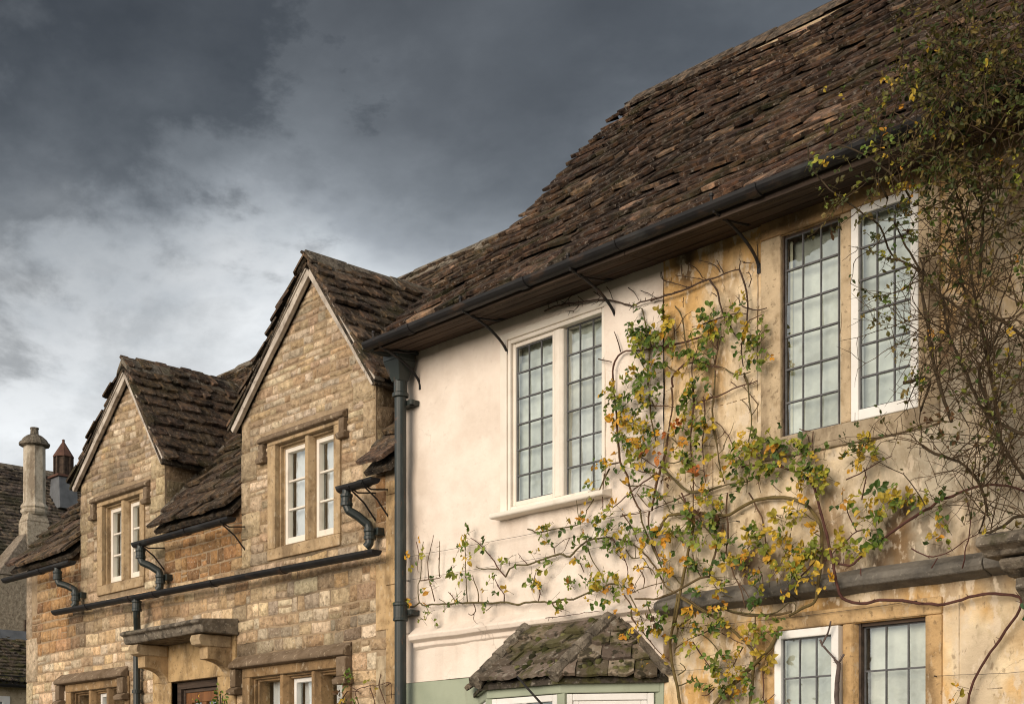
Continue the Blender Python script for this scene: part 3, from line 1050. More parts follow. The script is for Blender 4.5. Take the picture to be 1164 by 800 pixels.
def bay_roof_face(mb, e0, e1, t0, t1, courses, tone):
    e0, e1, t0, t1 = Vector((*e0, ZE)), Vector((*e1, ZE)), Vector((*t0, ZT)), Vector((*t1, ZT))
    up = ((t0 + t1) / 2 - (e0 + e1) / 2)
    along = (e1 - e0)
    L = along.length
    ax = along.normalized()
    up = up - ax * up.dot(ax)
    S = up.length
    upn = up / S
    nrm = ax.cross(upn)
    if nrm.z < 0:
        nrm = -nrm
    l0, l1 = (t0 - e0).dot(ax), (t1 - e0).dot(ax)

    def P(u, s, h):
        return tuple(e0 + ax * u + upn * s + nrm * h)

    def lim(s):
        k = max(0, min(1, s / S))
        return (l0 * k, L + (l1 - L) * k)
    tiles(mb, P, [(S * c_, S * d) for c_, d in courses], lambda s: [lim(s)], tone, wr=(.16, .30), th=(.022, .036), lim=lim, sag=.01)
    o = [e0 - nrm * .01, e1 - nrm * .01, t1 - nrm * .01, t0 - nrm * .01]
    mb.slab(*o, (0, 0, -.03), (.06, .05, .04))


mb = MB()
tn = lambda u, s: mixc((.12, .095, .07), (.25, .20, .15), rnd.random())
for i in range(3):
    bay_roof_face(mb, bay_e[i], bay_e[i + 1], bay_t[i], bay_t[i + 1], [(-.03, .27), (.23, .26), (.48, .24), (.71, .26)], tn)
br = mb.build('bay_roof', 'moss_slate', white)
for (e_, t_, n_) in ((bay_e[1], bay_t[1], 5), (bay_e[2], bay_t[2], 5)):
    mb = MB()
    a, b_ = Vector((*e_, ZE + .045)), Vector((*t_, ZT + .05))
    d = (a - b_).normalized()
    a = a + d * .05
    for k in range(n_):
        p, q = a.lerp(b_, k / n_), a.lerp(b_, (k + .97) / n_)
        mb.tube([p, p.lerp(q, .5) + Vector((0, 0, .004)), q], [.055 + rnd.uniform(-.004, .004), .052, .046], 10)
    mb.build('hip_tile', 'lichen_stone', br)
mb = MB()      # cushions of moss on the slates
for k in range(150):
    u, v_ = rnd.random(), rnd.random() ** 1.4
    if rnd.random() < .6:
        a, b_, c_, d_ = bay_e[1], bay_e[2], bay_t[1], bay_t[2]
    else:
        a, b_, c_, d_ = bay_e[2], bay_e[3], bay_t[2], bay_t[3]
    lo, hi = Vector((*a, ZE)).lerp(Vector((*b_, ZE)), u), Vector((*c_, ZT)).lerp(Vector((*d_, ZT)), u)
    p = lo.lerp(hi, v_)
    if noise.noise(Vector((p.x * 4, p.z * 5, 2))) < -.05:
        continue
    r = rnd.uniform(.010, .030)
    g = rnd.uniform(.6, 1.5)
    mb.lathe([(r, -.02), (r * 1.05, r * .3), (r * .7, r * .75), (r * .2, r * .9)], (p.x, p.y - .015, p.z + .035), 7, rnd.choice([(.05 * g, .055 * g, .015 * g), (.03 * g, .03 * g, .012 * g), (.10 * g, .10 * g, .04 * g)]))
mo = mb.build('moss', 'bark', br, smooth=True)
mo['kind'] = 'stuff'
mb = MB()      # mortar flashings at the wall
mb.slab((-7.42, -.045, ZT + .0), (-6.44, -.045, ZT + .0), (-6.44, 0, ZT + .05), (-7.42, 0, ZT + .05), (0, .02, -.03))
mb.slab((-6.47, .0, ZT + .05), (-6.40, -.05, ZT - .02), (-6.04, -.075, ZE + .05), (-5.975, -.0, ZE + .03), (0, .02, -.03))
mb.build('flashing', 'lichen_stone', br)

mb = MB()


def inset(p, q, d):
    return p


be = [(-7.89, 0), (-7.36, -.39), (-6.64, -.39), (-6.11, 0)]


def bay_ring(mb, z0_, z1_, off=0.0, th=.06):
    for i in range(3):
        a, b_ = Vector((*be[i], 0)), Vector((*be[i + 1], 0))
        d = (b_ - a).normalized()
        n_ = Vector((d.y, -d.x, 0))
        if n_.y > 0:
            n_ = -n_
        a2, b2 = a + n_ * off - d * off * .4, b_ + n_ * off + d * off * .4
        mb.hexa([tuple(a2 + Vector((0, 0, z0_))), tuple(b2 + Vector((0, 0, z0_))), tuple(b2 - n_ * th + Vector((0, 0, z0_))), tuple(a2 - n_ * th + Vector((0, 0, z0_))),
                 tuple(a2 + Vector((0, 0, z1_))), tuple(b2 + Vector((0, 0, z1_))), tuple(b2 - n_ * th + Vector((0, 0, z1_))), tuple(a2 - n_ * th + Vector((0, 0, z1_)))])


bay_ring(mb, 2.29, 2.385, .012, .07)
bay_ring(mb, 2.355, 2.386, .03, .05)
bay_ring(mb, 0, .85, .01, .08)
for (xa, ya) in be:
    mb.box(xa - .035, xa + .035, ya - .0, ya + .06, .85, 2.29)
bay = mb.build('bay_window', 'green_paint', white, bevel=.005)
for i in range(3):
    a, b_ = Vector((*be[i], 0)), Vector((*be[i + 1], 0))
    d = (b_ - a)
    L = d.length
    ang = math.atan2(d.y, d.x)
    M = Matrix.Translation(a) @ Matrix.Rotation(ang, 4, 'Z')
    f = MB()
    frame_rect(f, .035, L - .035, .86, 2.285, -.002, .05, .045, .06)
    if i == 1:
        f.box(L / 2 - .022, L / 2 + .022, .004, .05, .92, 2.24)
        f.box(.08, L - .08, .006, .045, 1.75, 1.775)
    else:
        frame_rect(f, .082, L - .082, .922, 2.238, .008, .04, .04, .05)
    f.v = [tuple(M @ Vector(p)) for p in f.v]
    fo = f.build('bay_frame', 'white_paint', bay, bevel=.005)
    g = MB()
    g.add([tuple(M @ Vector(p)) for p in ((.08, .03, .92), (L - .08, .03, .92), (L - .08, .03, 2.24), (.08, .03, 2.24))], [(0, 1, 2, 3)])
    g.build('bay_pane', 'window_glass', bay)
    cu = MB()
    k = 16
    v = []
    for zz in (.9, 2.15 if i == 2 else 2.0):
        for j in range(k + 1):
            v.append(tuple(M @ Vector((.08 + (L - .16) * (j / k) * (1 if i == 2 else .45), .10 + .012 * math.sin(j * 2.1), zz))))
    cu.add(v, [(j, j + 1, k + 2 + j, k + 1 + j) for j in range(k)], (.55, .56, .54))
    cu.build('bay_curtain', 'curtain_pale', bay, smooth=True)
mb = MB()
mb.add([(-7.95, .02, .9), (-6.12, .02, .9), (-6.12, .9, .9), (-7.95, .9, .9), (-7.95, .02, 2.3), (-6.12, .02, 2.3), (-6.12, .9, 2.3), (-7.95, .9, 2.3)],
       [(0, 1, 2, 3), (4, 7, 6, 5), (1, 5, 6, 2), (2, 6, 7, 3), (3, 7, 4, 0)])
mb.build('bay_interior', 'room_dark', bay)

# slack black cable from the bay roof out over the pavement
mb = MB()
p0, p1 = Vector((-7.19, -.36, 2.515)), Vector((-5.5, -1.245, 1.82))
mb.tube([p0.lerp(p1, i / 12) + Vector((0, 0, -.02 * math.sin(math.pi * i / 12))) for i in range(13)], .0075, 6)
mb.tube([p0 + Vector((0, 0, .02)), p0, p0 + Vector((-.01, .02, -.06))], .012, 6)
mb.tube([p1, p1 + Vector((.02, -.02, -.5)), p1 + Vector((.03, -.03, -1.82))], .0075, 6)
tag(mb.build('cable', 'cast_iron'), 'thin black cable running down from the mossy bay roof', 'cable')

# ------------------------------------------------------------------ the rubble stone cottage with two gabled dormers
CL, CR = -15.86, -8.838
cott = thing('stone_cottage', 'rubble stone cottage with two steep gabled dormers and a hooded doorway', 'house', (-12.3, 2.4, 0))
D = [dict(xl=-11.21, xr=-9.18, xa=-10.03, ze=5.03, za=6.11, win=(-10.64, -9.745, 3.83, 4.745), hood=(-10.87, -9.56, 4.80), w0=-10.76, w1=-9.655),
     dict(xl=-14.47, xr=-12.64, xa=-13.33, ze=5.0, za=5.94, win=(-13.96, -13.13, 3.86, 4.70), hood=(-14.17, -12.93, 4.765), w0=-14.07, w1=-13.04)]
GW = [(-11.06, -9.62, 1.45, 2.69), (-14.70, -13.45, 1.45, 2.755)]
DOOR = (-12.50, -11.62, 0.0, 2.735)
LOWZ = 3.70


def stain(x, z_):
    """old water stains: beside the dormer, under leaking gutter joints, below the sills"""
    v = 0
    for (sx, sz, wx, wz, am) in ((-11.22, 4.1, .13, .75, .75), (-11.28, 3.3, .12, .45, .6), (-12.58, 3.4, .18, .22, .55), (-10.2, 3.45, .28, .16, .6), (-9.75, 3.5, .3, .12, .5),
                                 (-13.3, 3.5, .35, .14, .5), (-14.3, 3.45, .3, .15, .4), (-10.2, 3.74, .6, .07, .6), (-13.5, 3.78, .5, .06, .5), (-9.3, 4.6, .12, .5, .4), (-12.75, 4.6, .10, .4, .4), (-11.1, 2.98, .35, .10, .5)):
        v = max(v, am * math.exp(-((x - sx) / wx) ** 2 - ((z_ - sz) / wz) ** 2))
    return v * (.65 + 1.3 * max(0, nz3(x, 4, z_, 5, 3) + .35))


def t_mort(x, z_):
    s_ = min(.8, stain(x, z_))
    return (1 - s_, 1 - s_, 1 - s_)


def t_lower(x, z_):
    c_ = rnd.choice([(.72, .54, .34), (.76, .60, .40), (.64, .46, .28), (.60, .50, .37), (.66, .46, .26), (.80, .66, .47), (.70, .53, .34)])
    if x < -14.6 and z_ > 3.2:
        c_ = mixc(c_, (.52, .27, .10), .75)
    if z_ > 3.35:
        c_ = mixc(c_, (.42, .24, .11), rnd.random() * .7)
    k = nz3(x, 0, z_ * .5, 1.2, 3)
    return mixc(vary(c_, .74, 1.18), (.15, .115, .08), max(max(0, k - .1) * 1.6, stain(x, z_)))


def t_brown(x, z_):
    c_ = rnd.choice([(.40, .22, .095), (.33, .185, .085), (.45, .265, .12), (.27, .155, .08), (.43, .29, .155)])
    return vary(c_, .8, 1.1)


def t_gable(x, z_):
    c_ = rnd.choice([(.53, .395, .25), (.58, .455, .31), (.46, .335, .215), (.66, .53, .38), (.51, .365, .215), (.58, .47, .35)])
    k = nz3(x, 2, z_, 1.4, 3)
    return mixc(vary(c_, .74, 1.18), (.15, .115, .08), max(max(0, k - .12) * 1.4, stain(x, z_)))


def sub(a, b_, cut):
    out = [(a, b_)]
    for (c_, d_) in cut:
        nx = []
        for (p, q) in out:
            if d_ <= p or c_ >= q:
                nx.append((p, q))
            else:
                if c_ > p:
                    nx.append((p, c_))
                if d_ < q:
                    nx.append((d_, q))
        out = nx
    return out


def quoins(mb, x, sgn, z0, z1, tone, y=0.0, hr=(.17, .30)):
    """stack of larger dressed blocks at a corner; returns their extents so the coursing can meet them"""
    out, zz, k = [], z0, 0
    while zz < z1 - .05:
        h = rnd.uniform(*hr)
        if z1 - zz - h < .1:
            h = z1 - zz
        w = (.15, .27)[k % 2] * rnd.uniform(.9, 1.15)
        a, b_ = (x, x + w) if sgn > 0 else (x - w, x)
        g = rnd.uniform(.8, 1.12)
        stone(mb, [(a + .003, zz + .004), (b_ - .004, zz + .004), (b_ - .004, zz + h - .004), (a + .003, zz + h - .004)], y, .010, tuple(q * g for q in tone))
        out.append((zz, zz + h, a, b_))
        zz += h
        k += 1
    return out


mort, stn = MB(), MB()
wall_holes = [g for g in GW] + [DOOR]
wd = lambda x, z_: .010 * nz3(x, 0, z_, 1.1, 3)
panel(mort, CL, CR, 0, LOWZ, .004, wall_holes, .12, None, t_mort)
for (a, b_) in ((CL, D[1]['xl']), (D[1]['xr'], D[0]['xl']), (D[0]['xr'], CR)):
    panel(mort, a, b_, LOWZ, 4.30, .004, [], .1, None, t_mort)
mort.add([(CL, .25, 0), (CL, 5.6, 0), (CL, 5.6, 4.1), (CL, 2.72, 6.85), (CL, .25, 4.3)], [(0, 1, 2, 3, 4)])
mort.add([(CL, 5.6, 0), (CR, 5.6, 0), (CR, 5.6, 4.3), (CL, 5.6, 4.3)], [(0, 1, 2, 3)])
hoods = [(-11.30, -9.50, 2.70, 2.87), (-14.96, -13.38, 2.765, 2.95)]
blk = [(GW[0][0] - .13, GW[0][1] + .12, 0, 2.72), (GW[1][0] - .13, GW[1][1] + .10, 0, 2.78), (-12.86, -11.30, 0, 3.20),
       (hoods[0][0], hoods[0][1], 2.68, 2.87), (hoods[1][0], hoods[1][1], 2.74, 2.95)]
ql = quoins(stn, CL, 1, .0, 4.2, (.52, .42, .29), hr=(.35, .8))


def sp_lower(z_):
    c_ = [(b_[0], b_[1]) for b_ in blk if b_[2] < z_ < b_[3]]
    for (p, q, a, b_) in ql:
        if p <= z_ < q:
            c_.append((a - .1, b_))
    c_.append((-9.17 if (z_ < 2.75 or 2.95 < z_ < 3.5) else -9.035, CR + .1))
    return sub(CL, CR, c_)


rubble(stn, .9, LOWZ, sp_lower, (.085, .15), (.12, .30), t_lower, bulge=.005, gap=.013)
rubble(stn, 0, .9, sp_lower, (.15, .22), (.25, .5), t_lower)
for (a, b_) in ((CL, D[1]['xl']), (D[1]['xr'], D[0]['xl'])):
    a2 = a + .28 if a == CL else a
    rubble(stn, LOWZ, 4.28, lambda z_, a2=a2, b_=b_: [(a2, b_)], (.09, .135), (.12, .24), t_brown, bulge=.005)
rubble(stn, LOWZ, 4.28, lambda z_: [(-9.18, -9.04)], (.10, .15), (.14, .2), t_brown)
wl = mort.build('wall', 'mortar', cott)
stn.build('stonework', 'rubble_stone', cott, smooth=True)
# smooth ashlar strip against the white cottage
mb = MB()
zz = 0
while zz < 4.14:
    h = min(rnd.uniform(.55, .9), 4.15 - zz)
    g = rnd.uniform(.9, 1.05)
    mb.box(-9.028, CR, -.010, .1, zz + .002, zz + h - .002, (.54 * g, .37 * g, .19 * g))
    zz += h
mb.box(-9.165, -9.03, -.009, .1, 2.955, 3.495, (.50, .35, .19))
mb.box(-9.165, -9.03, -.008, .1, 0, 2.745, (.52, .42, .28))
mb.build('ashlar_strip', 'dressed_stone', cott, bevel=.004)

# ---- dormers
CRS, CZ0, CY0 = 1.07, 4.37, 0.0     # main slope: z = CZ0 + CRS * y
for d in D:
    xl, xr, xa, ze, za = d['xl'], d['xr'], d['xa'], d['ze'], d['za']
    win = d['win']
    mo, st = MB(), MB()
    panel(mo, xl, xr, LOWZ, ze, .004, [win], .1, None, t_mort)
    mo.prism([(xl, ze), (xr, ze), (xa, za)], 'y', .004, .3)
    for (xc, sg) in ((xr, 1), (xl, -1)):      # cheeks
        mo.prism([(.0045, 3.95), (.0045, ze), (.75, ze), (.75, 5.0)], 'x', xc - .2 if sg > 0 else xc + .0005, xc - .0005 if sg > 0 else xc + .2)
    qr = quoins(st, xr, -1, LOWZ, ze + .02, (.50, .385, .245))
    qL = quoins(st, xl, 1, LOWZ, ze + .02, (.50, .385, .245))

    def lim(z_, xl=xl, xr=xr, xa=xa, ze=ze, za=za):
        if z_ <= ze:
            return (xl, xr)
        k = min(1, (z_ - ze) / (za - ze))
        return (xl + (xa - xl) * k, xr + (xa - xr) * k)

    def spans(z_, d=d, qr=qr, qL=qL, lim=lim):
        a, b_ = lim(z_ - .03)
        c_ = [(d['w0'], d['w1'])] if d['win'][2] - .15 < z_ < d['win'][3] + .09 else []
        if d['hood'][2] - .02 < z_ < d['hood'][2] + .09:
            c_.append((d['hood'][0], d['hood'][1]))
        for (p, q, x0, x1) in qr + qL:
            if p <= z_ < q:
                c_.append((x0 - .05 if x0 <= xl else x0, x1 + .05 if x1 >= xr else x1))
        return sub(a, b_, c_)
    rubble(st, LOWZ, 4.35, spans, (.08, .135), (.10, .27), lambda x, z_: mixc(t_lower(x, z_), t_gable(x, z_), .6), lim=lim)
    rubble(st, 4.35, za - .03, spans, (.045, .085), (.08, .25), t_gable, lim=lim, bulge=.004, gap=.010)
    # cheek blocks, stained, with the side's shade painted into the darker tone
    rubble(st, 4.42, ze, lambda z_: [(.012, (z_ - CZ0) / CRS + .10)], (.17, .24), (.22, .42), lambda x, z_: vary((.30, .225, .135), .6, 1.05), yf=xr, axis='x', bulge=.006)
    dm = mo.build('dormer', 'mortar', cott)
    d['part'] = dm
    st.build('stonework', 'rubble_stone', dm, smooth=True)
    # barge boards
    bb = MB()
    for (xe, sg) in ((xr, 1), (xl, -1)):
        ex, ez = xe + sg * .06, ze - .06 * (za - ze) / abs(xa - xe)
        dx, dz = xa - ex, za - ez
        L = math.hypot(dx, dz)
        n_ = Vector((-dz / L, dx / L)) if sg < 0 else Vector((dz / L, -dx / L))
        if n_.y < 0:
            n_ = -n_
        w0_, w1_ = -.022, .038
        P4 = [(ex + n_.x * w0_, ez + n_.y * w0_), (ex + n_.x * w1_, ez + n_.y * w1_), (xa + n_.x * w1_, za + n_.y * w1_), (xa + n_.x * w0_, za + n_.y * w0_)]
        k = 14
        lo, hi = [], []
        for i in range(k + 1):
            t = i / k
            wob = .008 * noise.noise(Vector((t * 7, xe, 0)))
            lo.append((P4[0][0] + (P4[3][0] - P4[0][0]) * t + n_.x * wob, P4[0][1] + (P4[3][1] - P4[0][1]) * t + n_.y * wob))
            hi.append((P4[1][0] + (P4[2][0] - P4[1][0]) * t, P4[1][1] + (P4[2][1] - P4[1][1]) * t))
        bb.prism(lo + hi[::-1], 'y', -.075 - .002 * sg, -.030)
        # boarded soffit of the verge
        bb.slab((hi[0][0], -.085, hi[0][1] - .0), (hi[-1][0], -.085, hi[-1][1]), (hi[-1][0], .02, hi[-1][1]), (hi[0][0], .02, hi[0][1]), (n_.x * .02, 0, n_.y * .02))
    bb.build('bargeboard', 'bargeboard', dm, bevel=.004)
    # slates
    ti = MB()
    RZ = za + .125
    for (xe, sg) in ((xr, 1), (xl, -1)):
        pit = (za - ze) / abs(xa - xe)
        ov = .13 if sg > 0 else .12
        E0 = Vector((xe + sg * ov, ze - ov * pit + .085))
        T0 = Vector((xa, RZ))
        dv = T0 - E0
        S = dv.length
        dv = dv / S
        nn = Vector((dv.y, -dv.x)) if sg > 0 else Vector((-dv.y, dv.x))

        def P(u, s, h, E0=E0, dv=dv, nn=nn):
            q = E0 + dv * s + nn * h
            return (q.x, u, q.y)

        def sp(s, E0=E0, dv=dv):
            zc = E0.y + dv.y * s
            return [(-.085, max(.2, (zc - CZ0) / CRS + .16))]
        tiles(ti, P, course_list(S - .05, .17, .115), sp, lambda u, s: mixc(roof_tone(u, s), (.12, .092, .066), .45), wr=(.13, .34), th=(.018, .036), sag=.02, ragged=.02, verge=.05)
        a, c_ = P(0, 0, -.015), P(0, S, -.015)
        ti.slab((a[0], -.09, a[2]), (c_[0], -.09, c_[2]), (c_[0], 1.9, c_[2]), (a[0], .75, a[2]), (-nn.x * .025, 0, -nn.y * .025), (.05, .04, .03))
    rf = ti.build('dormer_roof', 'slate', dm)
    rd = MB()
    y = -.115
    while y < 1.75:
        w = rnd.uniform(.38, .5)
        dz = rnd.uniform(-.006, .008)
        rd.prism([(xa - .13, RZ - .12 + dz), (xa - .10, RZ - .055 + dz), (xa, RZ + .06 + dz), (xa + .10, RZ - .055 + dz), (xa + .13, RZ - .12 + dz), (xa, RZ - .01 + dz)], 'y', y + .003, min(y + w - .003, 1.8))
        y += w
    rd.build('ridge_tile', 'lichen_stone', rf, bevel=.012)
    # drip mould over the window
    hx0, hx1, hz = d['hood']
    hm = MB()
    prof_h = [(0, hz + .06), (-.05, hz + .025), (-.062, hz + .01), (-.062, hz - .010), (-.03, hz - .022), (0, hz - .022)]
    hm.prism(prof_h, 'x', hx0, hx1)
    for (a, b_) in ((hx0, hx0 + .075), (hx1 - .075, hx1)):
        hm.box(a, b_, -.046, .02, hz - .15, hz - .023)
        hm.prism([(0, hz - .195), (-.055, hz - .195), (-.07, hz - .16), (-.045, hz - .135), (0, hz - .135)], 'x', a - .022, b_ + .022)
    hm.t = [(.185, .135, .09)] * len(hm.v)
    hm.build('drip_mould', 'dressed_stone', dm, bevel=.008)


def mullion_window(par, o, x0w, x1w, mull, T, lights, casement, zrow=3, depth=.10, sillh=.11, splay=.055, lintel=.09, hang='curtain_lace'):
    """stone window: moulded jambs, mullions, lintel and sill; painted casements where the photograph has them"""
    x0, x1, z0, z1 = o
    mb = MB()
    tj = lambda: vary(T, .85, 1.1)
    mb.box(x0w, x0 + .002, -.016, depth + .06, z0 - .01, z1 + .001, tj())
    mb.box(x1 - .002, x1w, -.016, depth + .06, z0 - .01, z1 + .001, tj())
    mb.box(x0w, x1w, -.018, depth + .06, z1 + .002, z1 + lintel, tj())
    mb.box(x0w, x1w, -.02, depth + .06, z0 - sillh, z0 - .011, tj())
    mb.prism([(-.02, z0 - .012), (depth + .05, z0 - .012), (depth + .05, z0 + .028), (.02, z0 + .004)], 'x', x0, x1, tj())
    for (a, b_) in ((.035, .018), (.07, .036)):     # stepped moulding round the opening
        mb.box(x0, x0 + b_, a, depth + .06, z0, z1, tj())
        mb.box(x1 - b_, x1, a, depth + .06, z0, z1, tj())
        mb.box(x0, x1, a + .002, depth + .06, z1 - b_, z1, tj())
    for xm in mull:
        h = .048
        mb.prism([(xm - h, depth + .06), (xm - h, .055), (xm - .022, .0), (xm + .022, .0), (xm + h, .055), (xm + h, depth + .06)], 'z', z0 + .004, z1 - .001, tj())
    w = mb.build('window', 'dressed_stone', par, bevel=.007)
    xs = [x0 + .036] + sum([[m_ - .048, m_ + .048] for m_ in mull], []) + [x1 - .036]
    for i in range(len(xs) // 2):
        a, b_ = xs[2 * i], xs[2 * i + 1]
        za_, zb_ = z0 + .026, z1 - .036
        if lights[i]:
            c_ = MB()
            fw = .038
            frame_rect(c_, a, b_, za_, zb_, depth - .025, depth + .03, fw, .055)
            if zrow > 1:
                for k in range(1, zrow):
                    zz = za_ + .055 + (zb_ - za_ - .055 - fw) * k / zrow
                    c_.box(a + fw - .002, b_ - fw + .002, depth - .012, depth + .02, zz - .009, zz + .009)
            c_.build('casement', casement, w, bevel=.004)
            glass(a + fw - .002, b_ - fw + .002, za_ + .05, zb_ - fw + .002, depth + .008, w, 1, zrow)
        else:
            glass(a, b_, za_, zb_, depth + .02, w, 1, 1)
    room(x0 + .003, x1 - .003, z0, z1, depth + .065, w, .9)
    for i in range(len(xs) // 2):
        a, b_ = xs[2 * i], xs[2 * i + 1]
        k = .08
        curtain(a + (b_ - a) * k, b_, z0, z1 - .02, depth + .075, w, mat=hang, fold=.010, freq=30, tone=(.95, .96, 1.0))
    return w


TD = (.42, .305, .18)
mullion_window(cott, D[0]['win'], D[0]['w0'], D[0]['w1'], [-10.17], TD, (1, 1), 'cream_paint', 3)
mullion_window(cott, D[1]['win'], D[1]['w0'], D[1]['w1'], [-13.53], TD, (1, 1), 'cream_paint', 3)
TG = (.31, .20, .10)
mullion_window(cott, GW[0], -11.18, -9.51, [-10.56, -10.07], TG, (0, 1, 0), 'white_paint', 1, depth=.13, lintel=.10)
mullion_window(cott, GW[1], -14.82, -13.36, [-14.27, -13.86], TG, (0, 1, 0), 'white_paint', 1, depth=.13, lintel=.10)
for (hx0, hx1, hz, rt) in ((-11.30, -9.50, 2.80, 1), (-14.96, -13.38, 2.865, 1)):
    hm = MB()
    hm.prism([(0, hz + .10), (-.085, hz + .03), (-.10, hz + .01), (-.095, hz - .015), (-.05, hz - .025), (0, hz - .025)], 'x', hx0, hx1)
    for (a, b_) in ((hx0, hx0 + .09), (hx1 - .13, hx1)):
        hm.box(a, b_, -.075, .02, hz - .19, hz - .026)
        hm.prism([(0, hz - .26), (-.095, hz - .26), (-.105, hz - .22), (-.06, hz - .19), (0, hz - .19)], 'x', a - .025, b_ + .025)
    hm.t = [(.185, .135, .09)] * len(hm.v)
    hm.build('drip_mould', 'dressed_stone', cott, bevel=.009)

# ---- doorway and its hood
x0, x1, z0, z1 = DOOR
mb = MB()
T = (.47, .325, .165)
mb.box(-12.86, -11.30, -.014, .12, z1 + .001, 3.12, T)
mb.box(-12.86, x0, -.013, .12, 0, z1, T)
mb.box(x1, -11.30, -.013, .12, 0, z1, tuple(q * .95 for q in T))
dw = mb.build('doorway', 'dressed_stone', cott, bevel=.006)
mb = MB()
frame_rect(mb, x0 + .003, x1 - .003, -.02, z1 - .003, .06, .13, .07)
frame_rect(mb, x0 + .073, x1 - .073, 0, z1 - .075, .09, .14, .035)
mb.build('door_frame', 'dark_timber', dw, bevel=.006)
mb = MB()
a, b_ = x0 + .11, x1 - .11
frame_rect(mb, a, b_, .02, z1 - .11, .10, .14, .10, .18)
mb.box((a + b_) / 2 - .045, (a + b_) / 2 + .045, .102, .14, .2, z1 - .21)
for zz in (1.0, 1.75):
    mb.box(a + .1, b_ - .1, .103, .14, zz, zz + .1)
mb.box(a + .1, b_ - .1, .12, .14, .2, 1.75)
mb.build('door', 'oak', dw, bevel=.006)
mb = MB()
for (p, q) in ((a + .1, (a + b_) / 2 - .045), ((a + b_) / 2 + .045, b_ - .1)):
    mb.add([(p, .125, 1.85), (q, .125, 1.85), (q, .125, z1 - .21), (p, .125, z1 - .21)], [(0, 1, 2, 3)])
mb.build('door_pane', 'window_glass', dw)
room(x0, x1, 0, z1, .145, dw, 1.0)
curtain(a + .1, b_ - .1, 1.8, z1 - .2, .2, dw, mat='curtain_lace', tone=(.7, .7, .72))
mb = MB()
prc = [(0, 3.255), (-.40, 3.222), (-.43, 3.205), (-.43, 3.185), (-.39, 3.17), (-.385, 3.13), (-.37, 3.10), (0, 3.10)]
n = 16
pts = []
mb.sweep([(-12.76 + (1.50) * i / n, .0 + .004 * noise.noise(Vector((i * .8, 0, 0))), .008 * noise.noise(Vector((i * .7, 5, 0)))) for i in range(n + 1)], prc)
hood = mb.build('door_hood', 'lichen_stone', cott, bevel=.012)
for xx in (-12.68, -11.50):
    mb = MB()
    pb = [(0, 3.096), (-.325, 3.096), (-.34, 3.06), (-.325, 3.01), (-.30, 2.985), (-.275, 2.98), (-.272, 2.88)]
    pb += [(-.272 + .25 * math.sin(t * math.pi / 2 / 6), 2.87 - .135 * (1 - math.cos(t * math.pi / 2 / 6))) for t in range(7)] + [(0, 2.70)]
    mb.prism(pb, 'x', xx, xx + .14, (.46, .325, .18))
    mb.prism([(-.03, 3.09), (-.355, 3.09), (-.37, 3.045), (-.35, 3.0), (-.31, 2.985), (-.03, 2.985)], 'x', xx - .012, xx + .152, (.42, .32, .2))
    mb.build('hood_bracket', 'dressed_stone', hood, bevel=.007)

# ---- main slope of the cottage roof
LS = math.hypot(1, CRS)


def cP(u, s, h):
    f_ = s / LS
    dip = .075 * max(0, -12.6 - u) * max(0, f_) / 2.86      # the old ridge sags towards its far end
    return (u, -.16 + f_ - h * CRS / LS, CZ0 - .16 * CRS + .04 + f_ * CRS + h / LS - dip)


def cspan(s):
    zc = CZ0 - .16 * CRS + s / LS * CRS
    cut = []
    for d in D:
        if zc < d['ze']:
            cut.append((d['xl'] - .0, d['xr'] + .0))
        else:
            k = (zc - d['ze']) / (d['za'] + .1 - d['ze'])
            if k < .92:
                cut.append((d['xl'] + (d['xa'] - d['xl']) * k + .05, d['xr'] + (d['xa'] - d['xr']) * k - .05))
    return sub(-16.08, -8.85, cut)


ti = MB()
TOTC = 2.86 * LS
tiles(ti, cP, course_list(TOTC, .205, .13), cspan, lambda u, s: mixc(roof_tone(u, s), (.12, .092, .066), .45), wr=(.15, .40), th=(.022, .042), sag=.04, ragged=.022)
e0, e1 = cP(0, .02, -.03), cP(0, TOTC, -.03)
for (a, b_, s0) in ((-16.05, D[1]['xl'], .02), (D[1]['xr'], D[0]['xl'], .02), (D[0]['xr'], -8.85, .02), (D[1]['xl'], D[1]['xr'], 1.3), (D[0]['xl'], D[0]['xr'], 1.3)):
    p = cP(0, s0, -.03)
    ea, eb = cP(a, TOTC, -.03), cP(b_, TOTC, -.03)
    ti.slab((a, p[1], p[2]), (b_, p[1], p[2]), (b_, eb[1], eb[2] - .02), (a, ea[1], ea[2] - .02), (0, .03, -.03), (.05, .04, .03))
ea = cP(-16.05, TOTC, -.03)
ti.slab((-16.05, ea[1], ea[2]), (-8.85, e1[1], e1[2]), (-8.85, 5.8, 4.2), (-16.05, 5.8, 4.2), (0, -.03, -.03), (.08, .06, .045))
rf = ti.build('roof', 'slate', cott)
mb = MB()
x = -16.1
while x < -8.9:
    w = rnd.uniform(.42, .55)
    q = cP(x, TOTC, .02)
    dz = q[2] + rnd.uniform(-.008, .01)
    mb.prism([(q[1] - .16, dz - .13), (q[1] - .11, dz - .05), (q[1], dz + .06), (q[1] + .11, dz - .05), (q[1] + .16, dz - .13), (q[1], dz)], 'x', x + .003, min(x + w - .003, -8.86))
    x += w
mb.build('ridge_tile', 'lichen_stone', rf, bevel=.012)
